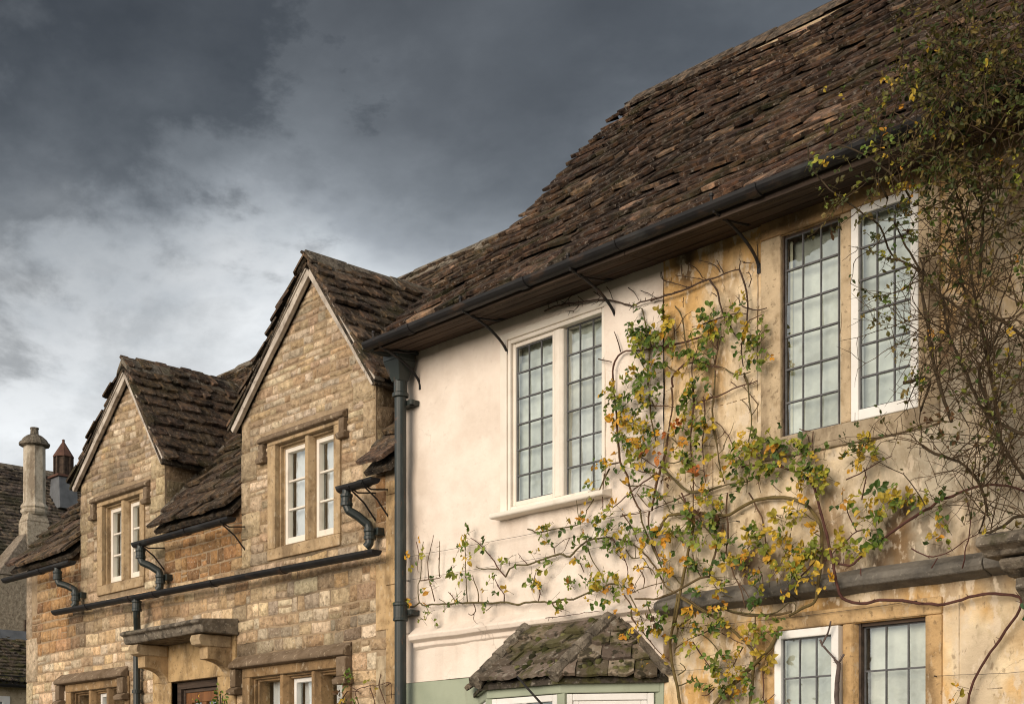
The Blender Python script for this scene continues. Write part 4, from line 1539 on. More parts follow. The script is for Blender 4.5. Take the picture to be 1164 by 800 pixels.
# mortar fillets where slates meet the cheeks
for d in D:
    mb = MB()
    for k in range(7):
        ya, yb = -.05 + .105 * k, -.05 + .105 * (k + 1) - .004
        za_, zb_ = CZ0 + CRS * ya + .075, CZ0 + CRS * yb + .075
        w = .055 + rnd.uniform(-.012, .015)
        mb.hexa([(d['xr'], ya, za_ - .05), (d['xr'] + w, ya, za_ - .05), (d['xr'] + w, yb, zb_ - .05), (d['xr'], yb, zb_ - .05),
                 (d['xr'], ya, za_ + .07), (d['xr'] + w * .35, ya, za_ + .01), (d['xr'] + w * .35, yb, zb_ + .01), (d['xr'], yb, zb_ + .07)])
    mb.build('flashing', 'lichen_stone', d['part'], bevel=.01)

# ---- rainwater goods of the cottage
lowg = gutter(cott, [(-14.78, -.155, 3.648), (-13, -.155, 3.625), (-11, -.155, 3.60), (-8.96, -.155, 3.575)], .052, joints=(-14.0, -13.05, -12.55, -11.45, -10.3))
for (a, b_) in ((-15.95, -14.22), (-12.82, -11.02), (-9.36, -8.885)):
    g = gutter(cott, [(a, -.225, 4.125), ((a + b_) / 2, -.225, 4.122), (b_, -.225, 4.128)], .05, joints=((a + b_) / 2 + .1,))
    for x in ((b_ - .12,) if a > -15 else ()) + ((a + .18,) if a > -15 else ()):
        mb = MB()
        mb.tube([(x, -.28, 4.10), (x, -.18, 4.06), (x, 0, 4.085)], .007, 5)
        mb.tube([(x, -.25, 4.075), (x, -.12, 3.99), (x, .0, 3.86)], .0075, 5)
        mb.build('bracket', 'cast_iron', g)
for (xt, zt, xb, zb, dx) in ((-14.57, 4.09, -14.40, 3.66, 0), (-12.71, 4.09, -12.55, 3.64, 0), (-9.27, 4.09, -9.13, 3.62, 0)):
    mb = MB()
    p = [(xt, -.225, zt), (xt, -.225, zt - .12), (xt + .02, -.215, zt - .17), ((xt + xb) / 2, -.16, (zt + zb) / 2 + .02), (xb - .02, -.10, zb + .19), (xb, -.095, zb + .14), (xb, -.10, zb + .03), (xb - .02, -.12, zb)]
    sm = []
    for i in range(len(p) - 1):
        sm += [Vector(p[i]).lerp(Vector(p[i + 1]), k / 3) for k in range(3)]
    sm.append(Vector(p[-1]))
    mb.tube(sm, .036, 12)
    for (c_, h) in (((xt, -.225, zt - .125), .09), ((xb, -.095, zb + .07), .08)):
        mb.lathe([(.037, -.005), (.05, -.005), (.05, .02), (.045, .025), (.045, h - .03), (.051, h - .02), (.051, h), (.036, h)], c_, 14)
    mb.box(xb + .02, xb + .075, -.07, .0, zb + .10, zb + .16)
    mb.build('swan_neck', 'green_iron', cott, bevel=.002)
mb = MB()
p = [(-12.93, -.155, 3.585), (-12.93, -.15, 3.47), (-12.95, -.14, 3.42), (-13.06, -.075, 3.27), (-13.09, -.065, 3.20), (-13.09, -.065, 2.4), (-13.09, -.065, .05)]
sm = []
for i in range(len(p) - 1):
    sm += [Vector(p[i]).lerp(Vector(p[i + 1]), k / 3) for k in range(3)]
sm.append(Vector(p[-1]))
mb.tube(sm, .036, 12)
for (c_, h) in (((-12.93, -.15, 3.47), .10), ((-13.09, -.065, 3.16), .09), ((-13.09, -.065, 2.66), .03)):
    mb.lathe([(.037, -.005), (.05, -.005), (.05, .02), (.045, .025), (.045, h - .02), (.051, h - .015), (.051, h), (.036, h)], c_, 14)
mb.build('downpipe', 'green_iron', cott, bevel=.002)

# ------------------------------------------------------------------ the house behind, seen past the left corner
far = thing('stone_house', 'distant grey stone house with tall octagonal chimney and lean-to', 'house', (-27, 7, 0))
FX, FZ, RX, RZ = -25.2, 5.2, -29.0, 8.55
FY0, FY1 = 2.2, 11.5
fl = math.hypot(RX - FX, RZ - FZ)
fd = Vector(((RX - FX) / fl, (RZ - FZ) / fl))
fn = Vector((fd.y, -fd.x))


def fP(u, s, h):
    q = Vector((FX + .25, FZ - .22)) + fd * s + fn * h
    return (q.x, u, q.y)


ti = MB()
tiles(ti, fP, course_list(fl + .3, .16, .12), lambda s: [(FY0, FY1)], lambda u, s: mixc((.06, .05, .042), (.12, .10, .08), rnd.random()), wr=(.18, .36), th=(.02, .03), nu=3, sag=.03)
a, c_ = fP(0, 0, -.02), fP(0, fl + .33, -.02)
ti.slab((a[0], FY0, a[2]), (c_[0], FY0, c_[2]), (c_[0], FY1, c_[2]), (a[0], FY1, a[2]), (0, 0, -.03), (.05, .04, .03))
ti.slab((c_[0], FY0, c_[2]), (-33, FY0, 5), (-33, FY1, 5), (c_[0], FY1, c_[2]), (0, 0, -.03), (.07, .06, .05))
rf = ti.build('roof', 'slate', far)
mb = MB()
mb.prism([(c_[0] - .15, c_[2] - .08), (c_[0], c_[2] + .1), (c_[0] + .15, c_[2] - .06)], 'y', FY0, FY1)
mb.build('ridge_tile', 'lichen_stone', rf)
mb = MB()
mb.box(-33, FX, FY0 + .1, FY1 - .1, 0, FZ, (.34, .29, .22))
mb.prism([(-33, FZ), (FX, FZ), (RX, RZ - .1)], 'y', FY0 + .1, FY1 - .1, (.34, .29, .22))
wl = mb.build('wall', 'rubble_stone', far)
# chimney
cx, cy = -25.0, 4.20
mb = MB()
tone = (.43, .37, .285)
mb.box(cx - .6, cx + .12, 3.45, 4.62, 0, 5.62, (.36, .30, .22))
v = [(cx - .6, 3.41, 5.62), (cx + .15, 3.41, 5.62), (cx + .15, 4.66, 5.62), (cx - .6, 4.66, 5.62), (cx - .27, cy - .24, 6.42), (cx + .10, cy - .24, 6.42), (cx + .10, cy + .24, 6.42), (cx - .27, cy + .24, 6.42)]
mb.hexa(v, (.25, .21, .165))
mb.box(cx - .25, cx + .118, cy - .22, cy + .22, 5.7, 6.66, tone)
mb.hexa([(cx - .25, cy - .22, 6.661), (cx + .118, cy - .22, 6.661), (cx + .118, cy + .22, 6.661), (cx - .25, cy + .22, 6.661), (cx - .19, cy - .17, 6.83), (cx + .08, cy - .17, 6.83), (cx + .08, cy + .17, 6.83), (cx - .19, cy + .17, 6.83)], tone)
ch = mb.build('chimney', 'rubble_stone', far, bevel=.015)
mb = MB()
mb.lathe([(.20, 6.80), (.245, 6.84), (.25, 6.88), (.22, 6.91), (.25, 6.94), (.235, 6.98), (.20, 7.02), (.195, 8.06), (.20, 8.08)], (cx - .05, cy, 0), 8, (.50, .44, .35), R(22.5))
mb.build('shaft', 'dressed_stone', ch)
mb = MB()
mb.lathe([(.20, 8.06), (.275, 8.085), (.28, 8.13), (.25, 8.15), (.22, 8.20), (.15, 8.26), (.09, 8.29), (.075, 8.30), (.07, 8.39), (.08, 8.395), (.08, 8.42)], (cx - .05, cy, 0), 12)
mb.build('cap', 'lichen_stone', ch)
mb = MB()
mb.box(cx + .121, cx + .15, 3.93, 4.18, 4.45, 4.84)
mb.build('louvre', 'dark_timber', ch, bevel=.006)
# roof ventilator
vx, vy = -28.0, 6.15
mb = MB()
mb.hexa([(vx - .28, vy - .21, 7.6), (vx + .28, vy - .21, 7.6), (vx + .28, vy + .21, 7.6), (vx - .28, vy + .21, 7.6), (vx - .19, vy - .19, 8.27), (vx + .19, vy - .19, 8.27), (vx + .19, vy + .19, 8.27), (vx - .19, vy + .19, 8.27)])
vt = mb.build('ventilator', 'lead_sheet', far, bevel=.008)
mb = MB()
mb.box(vx - .24, vx + .24, vy - .24, vy + .24, 8.272, 8.315)
mb.build('flange', 'rusty_copper', vt)
mb = MB()
mb.lathe([(.21, 8.71), (.215, 8.73), (.03, 9.03), (.025, 9.05), (.035, 9.08), (0.0, 9.10)], (vx, vy, 0), 8, rot=R(22.5))
mb.build('cowl', 'rusty_copper', vt)
mb = MB()
mb.lathe([(.165, 8.315), (.165, 8.71)], (vx, vy, 0), 8, rot=R(22.5))
for k in range(8):
    a = 2 * math.pi * k / 8 + R(22.5)
    mb.box(vx + .18 * math.cos(a) - .02, vx + .18 * math.cos(a) + .02, vy + .18 * math.sin(a) - .02, vy + .18 * math.sin(a) + .02, 8.316, 8.709)
mb.build('louvre', 'dark_timber', vt)
# lean-to
ti = MB()
lf = math.hypot(1.4, .95)
ld_ = Vector((-1.4 / lf, .95 / lf))
ln_ = Vector((.95 / lf, 1.4 / lf))


def lP(u, s, h):
    q = Vector((-23.45, 3.55)) + ld_ * s + ln_ * h
    return (q.x, u, q.y)


tiles(ti, lP, course_list(lf, .13, .11), lambda s: [(2.0, 6.2)], lambda u, s: mixc((.06, .048, .038), (.13, .10, .07), rnd.random()), wr=(.14, .26), th=(.016, .026), nu=3, sag=.01)
a, c_ = lP(0, 0, -.02), lP(0, lf, -.02)
ti.slab((a[0], 2.0, a[2]), (c_[0], 2.0, c_[2]), (c_[0], 6.2, c_[2]), (a[0], 6.2, a[2]), (0, 0, -.03), (.05, .04, .03))
lt = ti.build('lean_to', 'moss_slate', far)
mb = MB()
mb.slab((-24.72, 2.0, 4.44), (-24.84, 2.0, 4.62), (-24.84, 6.2, 4.62), (-24.72, 6.2, 4.44), (-.03, 0, -.02))
mb.build('flashing', 'lead_sheet', lt)
mb = MB()
mb.box(-25.1, -23.62, 2.05, 6.1, 0, 3.5, (.44, .36, .25))
mb.build('lean_to_wall', 'dressed_stone', lt)
mb = MB()
mb.sweep([(0, 0, 0), (4.2, 0, 0)], gutter_prof(.055))
mb.v = [(-23.36 - p[1], 2.0 + p[0], 3.52 + p[2]) for p in mb.v]
for k in range(40):
    y = 2.05 + k * .105
    mb.tube([(-23.32, y, 3.53), (-23.34, y + .10, 3.66)], .005, 4)
    mb.tube([(-23.32, y + .10, 3.53), (-23.34, y, 3.66)], .005, 4)
mb.tube([(-23.34, 2.0, 3.66), (-23.34, 6.2, 3.66)], .01, 5)
mb.build('gutter', 'cast_iron', lt)
mb = MB()
for (dy, dz, w) in ((0, 0, .07), (.07, .07, .05)):
    pass
wy0, wy1, wz0, wz1 = 2.45, 3.12, 2.3, 3.33
M_ = [(wy0, wy1, wz0, wz1)]
mb.box(-23.64, -23.60, wy0, wy0 + .09, wz0, wz1)
mb.box(-23.64, -23.60, wy1 - .09, wy1, wz0, wz1)
mb.box(-23.64, -23.599, wy0, wy1, wz1 - .10, wz1 + .0)
mb.box(-23.63, -23.59, wy0 + .09, wy0 + .14, wz0, wz1 - .1)
mb.box(-23.63, -23.59, wy1 - .14, wy1 - .09, wz0, wz1 - .1)
wn = mb.build('window', 'white_paint', lt, bevel=.006)
mb = MB()
mb.box(-23.625, -23.608, wy0 + .13, wy1 - .13, wz0, wz1 - .1)
mb.build('pane', 'lead_sheet', wn)

# ------------------------------------------------------------------ climbing plants
# run of every cane on the wall: plant, radius in mm, then x,z of its bends in mm
STEMS = """
rose 7 -8671,3096 -8613,3093 -8546,3117 -8498,3094 -8386,3086 -8201,3076 -8004,3062 -7863,3051 -7709,3032 -7574,3024 -7391,2984 -7359,2995 -7186,2985 -6986,2956 -6906,2967 -6800,2961 -6727,2995 -6640,3014 -6512,3036 -6440,3028
rose 4 -8546,3117 -8565,3191 -8565,3264 -8536,3309 -8536,3441 -8508,3594
rose 4 -8536,3291 -8442,3286 -8330,3285 -8302,3300
rose 4 -8358,3110 -8404,3210 -8442,3298 -8446,3430 -8404,3545 -8380,3625
rose 4 -8321,3296 -8321,3415 -8302,3567
rose 4 -7986,3066 -7995,3201 -8000,3318 -8004,3457 -8013,3517
rose 4 -8129,3086 -8165,3131 -8205,3165
rose 4 -7855,3053 -7858,3134 -7898,3202 -7924,3262
rose 4 -7574,3030 -7579,3081 -7641,3150 -7675,3211
rose 4 -7185,2990 -7188,3046 -7208,3092 -7256,3152 -7240,3211
rose 4 -7907,3046 -7840,2979 -7833,2948 -7906,2969
rose 5 -7557,3208 -7616,3260 -7675,3336 -7760,3415 -7863,3497 -7942,3542
rose 5 -7616,3266 -7709,3283 -7829,3295 -7898,3326
rose 7 -7557,3208 -7508,3259 -7426,3277 -7328,3269 -7185,3286 -7044,3302 -6963,3294 -6893,3272 -6833,3312 -6744,3354 -6627,3365 -6496,3347
rose 3 -7328,3271 -7377,3321 -7426,3361
rose 3 -7508,3281 -7524,3323
rose 3 -7044,3307 -7052,3357 -6963,3388 -6937,3396 -6833,3403
rose 3 -6984,2946 -6938,2908 -6873,2891
rose 3 -8311,3123 -8238,3080
rose 3 -7722,2972 -7704,3009
rose 3 -8594,3600 -8575,3507 -8584,3423 -8565,3360
rose 3 -8461,3084 -8442,3046 -8429,2982
rose 5 -7328,3528 -7280,3508 -7216,3483 -7091,3482 -7000,3482 -6878,3479 -6773,3496 -6736,3570
rose 9 -5966,2656 -5853,2748 -5825,2892 -5862,3044 -5830,3168 -5792,3272 -5779,3369 -5786,3429
rose 7 -6207,2897 -6072,2883 -5967,2887 -5850,2915 -5767,2945 -5708,2983 -5635,2985 -5487,2938
rose 7 -6138,3319 -6072,3340 -6032,3395 -5992,3424 -5862,3420 -5735,3406 -5610,3373 -5558,3356
rose 6 -5635,2985 -5623,3093 -5592,3177 -5635,3250 -5697,3318 -5760,3425
rose 6 -6441,3335 -6316,3287 -6233,3230 -6138,3147 -6058,3047 -5947,2946 -5838,2889 -5711,2822 -5600,2753 -5521,2711
rose 6 -6247,3497 -6206,3379 -6138,3248 -6045,3095 -5953,3024 -5801,2939
rose 6 -6159,3484 -6165,3384 -6098,3203 -6045,3115
rose 4 -6498,3358 -6427,3255 -6371,3176 -6343,3100 -6371,3036
rose 4 -6390,3012 -6227,2946 -6193,2953 -6101,2976 -5993,2998
rose 4 -6323,2946 -6248,2856 -6234,2784 -6203,2713 -6188,2675
rose 4 -6261,2928 -6180,2819 -6146,2727
rose 4 -6730,3315 -6671,3212 -6613,3142 -6569,3053
rose 4 -6856,3267 -6789,3206 -6752,3148
rose 4 -6261,3142 -6206,3043 -6181,2987
rose 4 -6206,3115 -6152,3106 -6072,3028
rose 4 -7002,2954 -6940,2903 -6887,2882
rose 4 -5786,3143 -5767,3062 -5732,3008
rose 4 -5875,3234 -5953,3294 -6058,3318
rose 4 -6099,2861 -6059,2777 -6048,2719
rose 4 -6399,3500 -6316,3395 -6261,3295
rose 4 -6413,3481 -6247,3482 -6138,3481
rose 4 -5992,3459 -5901,3396 -5798,3371
rose 4 -6371,3258 -6316,3189 -6206,3176 -6125,3054
rose 3 -7047,2849 -6790,2852 -6513,2846
rose 7 -6484,4365 -6462,4257 -6455,4120 -6434,3961 -6413,3843 -6357,3741 -6316,3621 -6240,3496
rose 5 -6098,3718 -6206,3675 -6288,3647 -6413,3584 -6484,3548
rose 5 -6498,3848 -6413,3843
rose 5 -6512,3819 -6569,3755 -6642,3672 -6715,3599 -6744,3572
rose 8 -5992,3960 -6019,3835 -6058,3741 -6098,3637 -6138,3481
rose 8 -6072,3754 -5940,3641 -5811,3551 -5672,3539 -5558,3549
rose 6 -5786,4216 -5786,4088 -5805,3924 -5805,3796 -5792,3666 -5786,3547 -5786,3429
rose 6 -5610,4159 -5629,4008 -5598,3856 -5574,3697
rose 6 -5966,4255 -5966,4145 -5992,3970
rose 6 -5558,4119 -5672,4119 -5760,4108
rose 6 -6165,4236 -6138,4079 -6098,3930
rose 4 -6261,3868 -6152,3798 -6072,3743
rose 4 -6343,3841 -6261,3766 -6125,3722
rose 4 -6138,4170 -5953,4127
rose 4 -6138,4200 -6098,4142
rose 4 -6058,3791 -5953,3758 -5850,3765 -5811,3768
rose 4 -6427,3732 -6343,3677 -6192,3652 -6098,3607 -6019,3524 -5979,3458
rose 4 -5966,3925 -5914,3876
rose 4 -5953,3993 -5862,3965 -5824,3928
rose 4 -5697,4139 -5691,4001 -5710,3867 -5704,3710 -5697,3591
rose 4 -5811,3541 -5953,3514 -6125,3490
rose 4 -6261,3612 -6206,3542 -6165,3506
rose 4 -6562,3796 -6584,3653 -6577,3547
rose 4 -5901,3545 -5837,3466 -5811,3432
rose 6 -7140,5041 -7046,5050 -6939,5044 -6774,5018 -6598,4986 -6498,4957 -6399,4908 -6316,4872 -6233,4873 -6098,4864 -5992,4856 -5888,4854 -5798,4865 -5672,4870 -5558,4868
rose 3 -6343,4999 -6295,4961 -6247,4887
rose 3 -6233,4950 -6165,4912 -6105,4870
rose 3 -6541,5057 -6505,5006 -6484,4959
rose 3 -6671,5060 -6598,5004
rose 3 -6058,5029 -6038,4974 -5953,4926 -5837,4870 -5786,4866
rose 3 -6818,5067 -6766,5021
rose 3 -7046,5137 -7016,5064
rose 3 -7108,5110 -7093,5051
rose 3 -6878,5093 -6954,5059 -7046,5045
rose 3 -6985,5078 -6909,5031
rose 3 -6804,4999 -6848,4973 -6939,4991
rose 6 -6484,4366 -6484,4470 -6462,4538 -6399,4580 -6316,4571 -6192,4547 -6085,4542 -5953,4527 -5837,4524 -5722,4526 -5610,4548
rose 6 -6179,4300 -6172,4400 -6165,4541 -6206,4775 -6226,4831
rose 6 -5953,4252 -5953,4312 -5901,4360 -5824,4378 -5710,4347 -5558,4293
rose 4 -6413,4588 -6441,4657 -6470,4737
rose 4 -5927,4346 -5992,4391 -6032,4430
rose 4 -5837,4435 -5856,4548 -5875,4652 -5888,4715 -5940,4778
rose 4 -5610,4286 -5610,4179
rose 4 -5617,4326 -5586,4406 -5561,4478
rose 4 -5786,4216 -5792,4356 -5760,4447 -5735,4500
rose 4 -5966,4435 -5953,4532 -5953,4651
rose 4 -6620,4589 -6498,4540
rose 6 -6144,4860 -6011,4860 -5881,4856 -5766,4865 -5690,4874 -5579,4868 -5481,4871 -5415,4867
rose 6 -5415,4867 -5385,4782 -5368,4721 -5356,4613 -5356,4518 -5380,4429 -5403,4396 -5391,4260
rose 6 -5653,4869 -5591,4780 -5554,4664 -5506,4565 -5457,4486 -5415,4428
rose 3 -5415,4867 -5409,4913 -5374,4898
rose 3 -5566,4889 -5603,4938 -5653,4976 -5740,5010
rose 3 -5536,4876 -5579,4941 -5591,4973
rose 3 -5715,4896 -5766,4973 -5829,5015
rose 3 -5703,4878 -5804,4924 -5926,4963
rose 3 -5842,4871 -5972,4935 -6064,4995 -6064,5030
rose 3 -5874,4954 -5874,5018
rose 3 -5350,4735 -5326,4776 -5332,4816 -5362,4828
rose 3 -5385,4897 -5314,4877
rose 3 -5591,4741 -5634,4781
rose 3 -5868,4813 -5868,4744
rose 3 -5326,4516 -5433,4532
rose 4 -5829,4437 -5861,4544 -5874,4666 -5900,4722 -5939,4772
rose 4 -6144,4551 -6011,4540 -5881,4529 -5753,4528 -5628,4512
rose 4 -5753,4596 -5653,4601 -5542,4603 -5457,4601 -5362,4577
rose 4 -5350,4607 -5279,4580 -5204,4574
rose 4 -5385,4468 -5338,4533 -5244,4542
rose 4 -5362,4610 -5409,4655 -5421,4716
rose 4 -5616,4320 -5591,4402 -5579,4476 -5530,4474
rose 4 -5628,4488 -5616,4320
rose 4 -5881,4360 -5829,4378 -5753,4366 -5628,4328 -5530,4277
rose 4 -5314,4338 -5291,4379 -5244,4453
rose 5 -5616,4291 -5609,4173 -5628,4051 -5628,3924 -5597,3822 -5579,3731 -5554,3620 -5530,3558
rose 5 -5740,4108 -5653,4114 -5542,4120 -5433,4140 -5338,4144 -5279,4150
rose 5 -5530,4272 -5433,4217 -5338,4215
rose 5 -5385,4221 -5356,4148 -5344,4041 -5326,3942 -5332,3830 -5356,3739
rose 3 -5385,4202 -5350,4137 -5279,4140
rose 3 -5397,4052 -5350,4004 -5326,3947
rose 3 -5326,3947 -5279,3990 -5268,4025
rose 3 -5279,4008 -5338,4077 -5397,4137
rose 3 -5481,4184 -5433,4145
rose 3 -5603,3958 -5554,3920 -5536,3878 -5591,3845
rose 3 -5530,3886 -5481,3819 -5457,3748
rose 3 -5696,3830 -5616,3810
rose 3 -5542,3802 -5536,3772 -5579,3750
rose 3 -4874,3761 -4885,3690 -4879,3580
rose 3 -4917,3751 -4896,3674
rose 3 -4972,3789 -4896,3765
rose 3 -5433,3715 -5385,3659 -5338,3622
rose 3 -5338,3755 -5268,3676 -5221,3611
rose 3 -5130,3624 -5062,3575
rose 3 -5279,3555 -5244,3455
rose 3 -5164,3499 -5096,3432
rose 3 -4972,3523 -4950,3409
rose 3 -5362,3626 -5356,3473
rose 5 -5842,3560 -5715,3545 -5591,3544 -5506,3550 -5385,3540 -5326,3540
rose 5 -6064,3787 -5972,3671 -5881,3596 -5804,3544
rose 10 -6144,3324 -6064,3364 -5998,3424 -5894,3419 -5766,3410 -5653,3384 -5530,3356 -5457,3369 -5362,3403 -5244,3418 -5084,3402 -4995,3374 -4928,3337 -4863,3276 -4820,3198 -4804,3114 -4804,3004 -4768,2865 -4784,2786 -4809,2736 -4916,2713 -5032,2682
rose 5 -5338,3470 -5291,3378 -5250,3306 -5227,3227 -5216,3122
rose 5 -5512,3498 -5518,3412 -5499,3255 -5506,3122 -5475,3022 -5363,2904 -5316,2814 -5301,2747
rose 5 -5881,3556 -5816,3428 -5728,3346 -5640,3255 -5591,3181 -5616,3087 -5645,3002
rose 5 -4808,3015 -4834,2955 -4908,2872 -5007,2819 -5041,2822
rose 5 -5436,2751 -5336,2724 -5215,2706 -5094,2712 -4975,2752 -4943,2732 -4988,2695
rose 3 -5039,3173 -5062,3084 -5095,3013 -5086,2919
rose 3 -5006,3261 -5034,3191
rose 3 -4961,3310 -4885,3252 -4836,3218
rose 3 -4863,3158 -4809,3124
rose 3 -5375,2924 -5292,2840 -5229,2741
rose 3 -5556,2935 -5494,2871 -5410,2824
rose 3 -5338,3148 -5385,3087 -5433,3036
rose 3 -5198,3317 -5152,3273
rose 3 -5152,3319 -5107,3285
rose 3 -5334,2960 -5234,2880 -5177,2837
rose 3 -5263,3005 -5165,2901 -5177,2837
rose 3 -5633,2989 -5363,2932
rose 3 -4865,2876 -4779,2830 -4712,2787
rose 3 -5791,3148 -5753,3045 -5719,3001
rose 9 -5848,2888 -5868,2752 -5970,2600 -5957,2439 -5918,2297 -5898,2196 -5885,2096 -5879,1799
rose 9 -5828,2876 -5689,2793 -5558,2716 -5443,2615 -5336,2530 -5301,2451 -5313,2357 -5336,2169 -5348,1980 -5360,1695
rose 14 -5128,2597 -5174,2507 -5278,2431 -5396,2344 -5516,2264 -5602,2192 -5663,2126
rose 4 -5260,2700 -5290,2611 -5313,2518
rose 4 -5723,2739 -5793,2718 -5895,2682 -5918,2595 -5937,2527
rose 4 -5751,2631 -5639,2660 -5527,2688
rose 4 -5789,2585 -5713,2491 -5639,2408
rose 4 -5713,2628 -5639,2573 -5565,2490
rose 4 -5552,2624 -5492,2590 -5384,2543
rose 4 -6245,2838 -6238,2777 -6201,2706 -6142,2613 -6049,2525 -5970,2480
rose 4 -5918,2386 -5853,2417 -5892,2464
rose 4 -5918,2317 -5840,2332 -5764,2357
rose 4 -5931,2556 -5853,2590 -5751,2631
rose 4 -5384,2524 -5432,2461 -5468,2406
rose 4 -5589,2501 -5468,2454
rose 4 -5614,2280 -5663,2244 -5713,2246
rose 4 -5243,2381 -5231,2277 -5231,2174 -5151,2221
rose 4 -5231,2352 -5151,2487
rose 7 -5457,2756 -5372,2722 -5251,2703 -5084,2698 -5001,2703
cane 9 -3862,1888 -3862,2098 -3833,2220 -3764,2332 -3684,2432 -3617,2511 -3567,2579 -3572,2642 -3672,2668 -3782,2679 -3903,2666 -4011,2650 -4156,2670 -4254,2694 -4385,2706 -4441,2701 -4518,2703 -4592,2725 -4622,2766 -4659,2942 -4751,3074 -4800,3250 -4856,3412 -4912,3498 -5012,3550 -5091,3583 -5188,3607 -5309,3630 -5385,3635
cane 8 -3463,3170 -3546,3194 -3639,3235 -3730,3255 -3845,3258 -3963,3233 -4035,3223 -4083,3192 -4157,3164 -4232,3131 -4307,3097 -4371,3061 -4462,3027 -4499,2942 -4548,2914 -4629,2935
cane 4 -4555,3126 -4489,3122 -4410,3111
cane 4 -4555,3126 -4649,3075 -4730,3016 -4746,2951
cane 4 -4561,3126 -4608,3208 -4635,3269
cane 4 -4528,3299 -4502,3420 -4515,3480
cane 4 -4635,3431 -4541,3450 -4436,3489 -4333,3516
cane 4 -4171,2966 -4054,2909 -3982,2900 -3911,2923 -3854,2974 -3806,3005
cane 4 -4030,2841 -3994,2890
cane 4 -3847,2819 -3830,2902 -3856,3000 -3856,3088 -3880,3220
cane 4 -4476,2894 -4476,2849
bush 9 -4037,3491 -3965,3435 -3871,3392 -3790,3340 -3722,3256 -3677,3144 -3654,3056
bush 9 -3451,3025 -3509,3023 -3561,2989 -3628,2967 -3694,2966
bush 7 -3871,4146 -3965,4334 -4110,4481 -4218,4571 -4219,4692 -4272,4752 -4358,4847 -4430,4922 -4518,5070 -4524,5159
bush 7 -4061,4446 -4129,4604 -4130,4680
bush 7 -4106,4778 -4116,4838 -4143,4879
bush 7 -3982,4749 -4019,4838 -4105,4933 -4201,5018 -4313,5087 -4402,5117
bush 5 -3460,4888 -3600,5010 -3732,5239 -3845,5333 -3938,5316 -4032,5289 -4104,5232
bush 5 -3600,5010 -3622,5198 -3611,5333 -3578,5460 -3600,5528
bush 5 -3710,5291 -3557,5243 -3387,5188
bush 5 -3777,4992 -3800,5061 -3777,5124
bush 9 -3577,3346 -3644,3772 -3688,3990 -3756,4320 -3766,4620 -3738,4769
bush 9 -3644,3772 -3711,4047 -3989,4340 -4061,4511
bush 9 -3918,3736 -3965,3874 -4001,4065 -4049,4292 -4037,4504
bush 9 -3711,4308 -3666,4596 -3604,4737
bush 9 -3464,3936 -3644,4104 -3779,4222 -3836,4448
bush 10 -3871,3583 -3918,3741 -3965,3890 -4001,4016 -4013,4169 -4061,4354
bush 10 -3464,3442 -3599,3530 -3688,3610 -3733,3713 -3825,3911 -3883,4052 -3918,4252
bush 10 -3632,3567 -3711,3802 -3644,3922 -3577,4061
bush 10 -4159,3857 -4001,3844 -4061,3685
bush 10 -3464,3219 -3644,3518 -3688,3610
stump 15 -4683,1911 -4690,2137 -4683,2259 -4676,2374
stump 7 -4676,2374 -4710,2411 -4779,2481 -4793,2499 -4744,2554 -4724,2622
stump 7 -4676,2374 -4642,2424
stump 7 -4676,2351 -4703,2399
stump 7 -4793,2493 -4807,2524
smallclimber 5 -9391,2000 -9346,2355 -9391,2468 -9255,2501 -9076,2504 -8923,2515 -8912,2388
smallclimber 5 -9076,2504 -9010,2393 -8966,2324
smallclimber 5 -9187,2484 -9120,2372 -9142,2318
smallclimber 5 -9346,2465 -9461,2527 -9484,2583
smallclimber 5 -9076,2504 -9043,2596
smallclimber 5 -9554,2421 -9484,2473 -9368,2466
smallclimber 5 -8923,2515 -8988,2492
"""
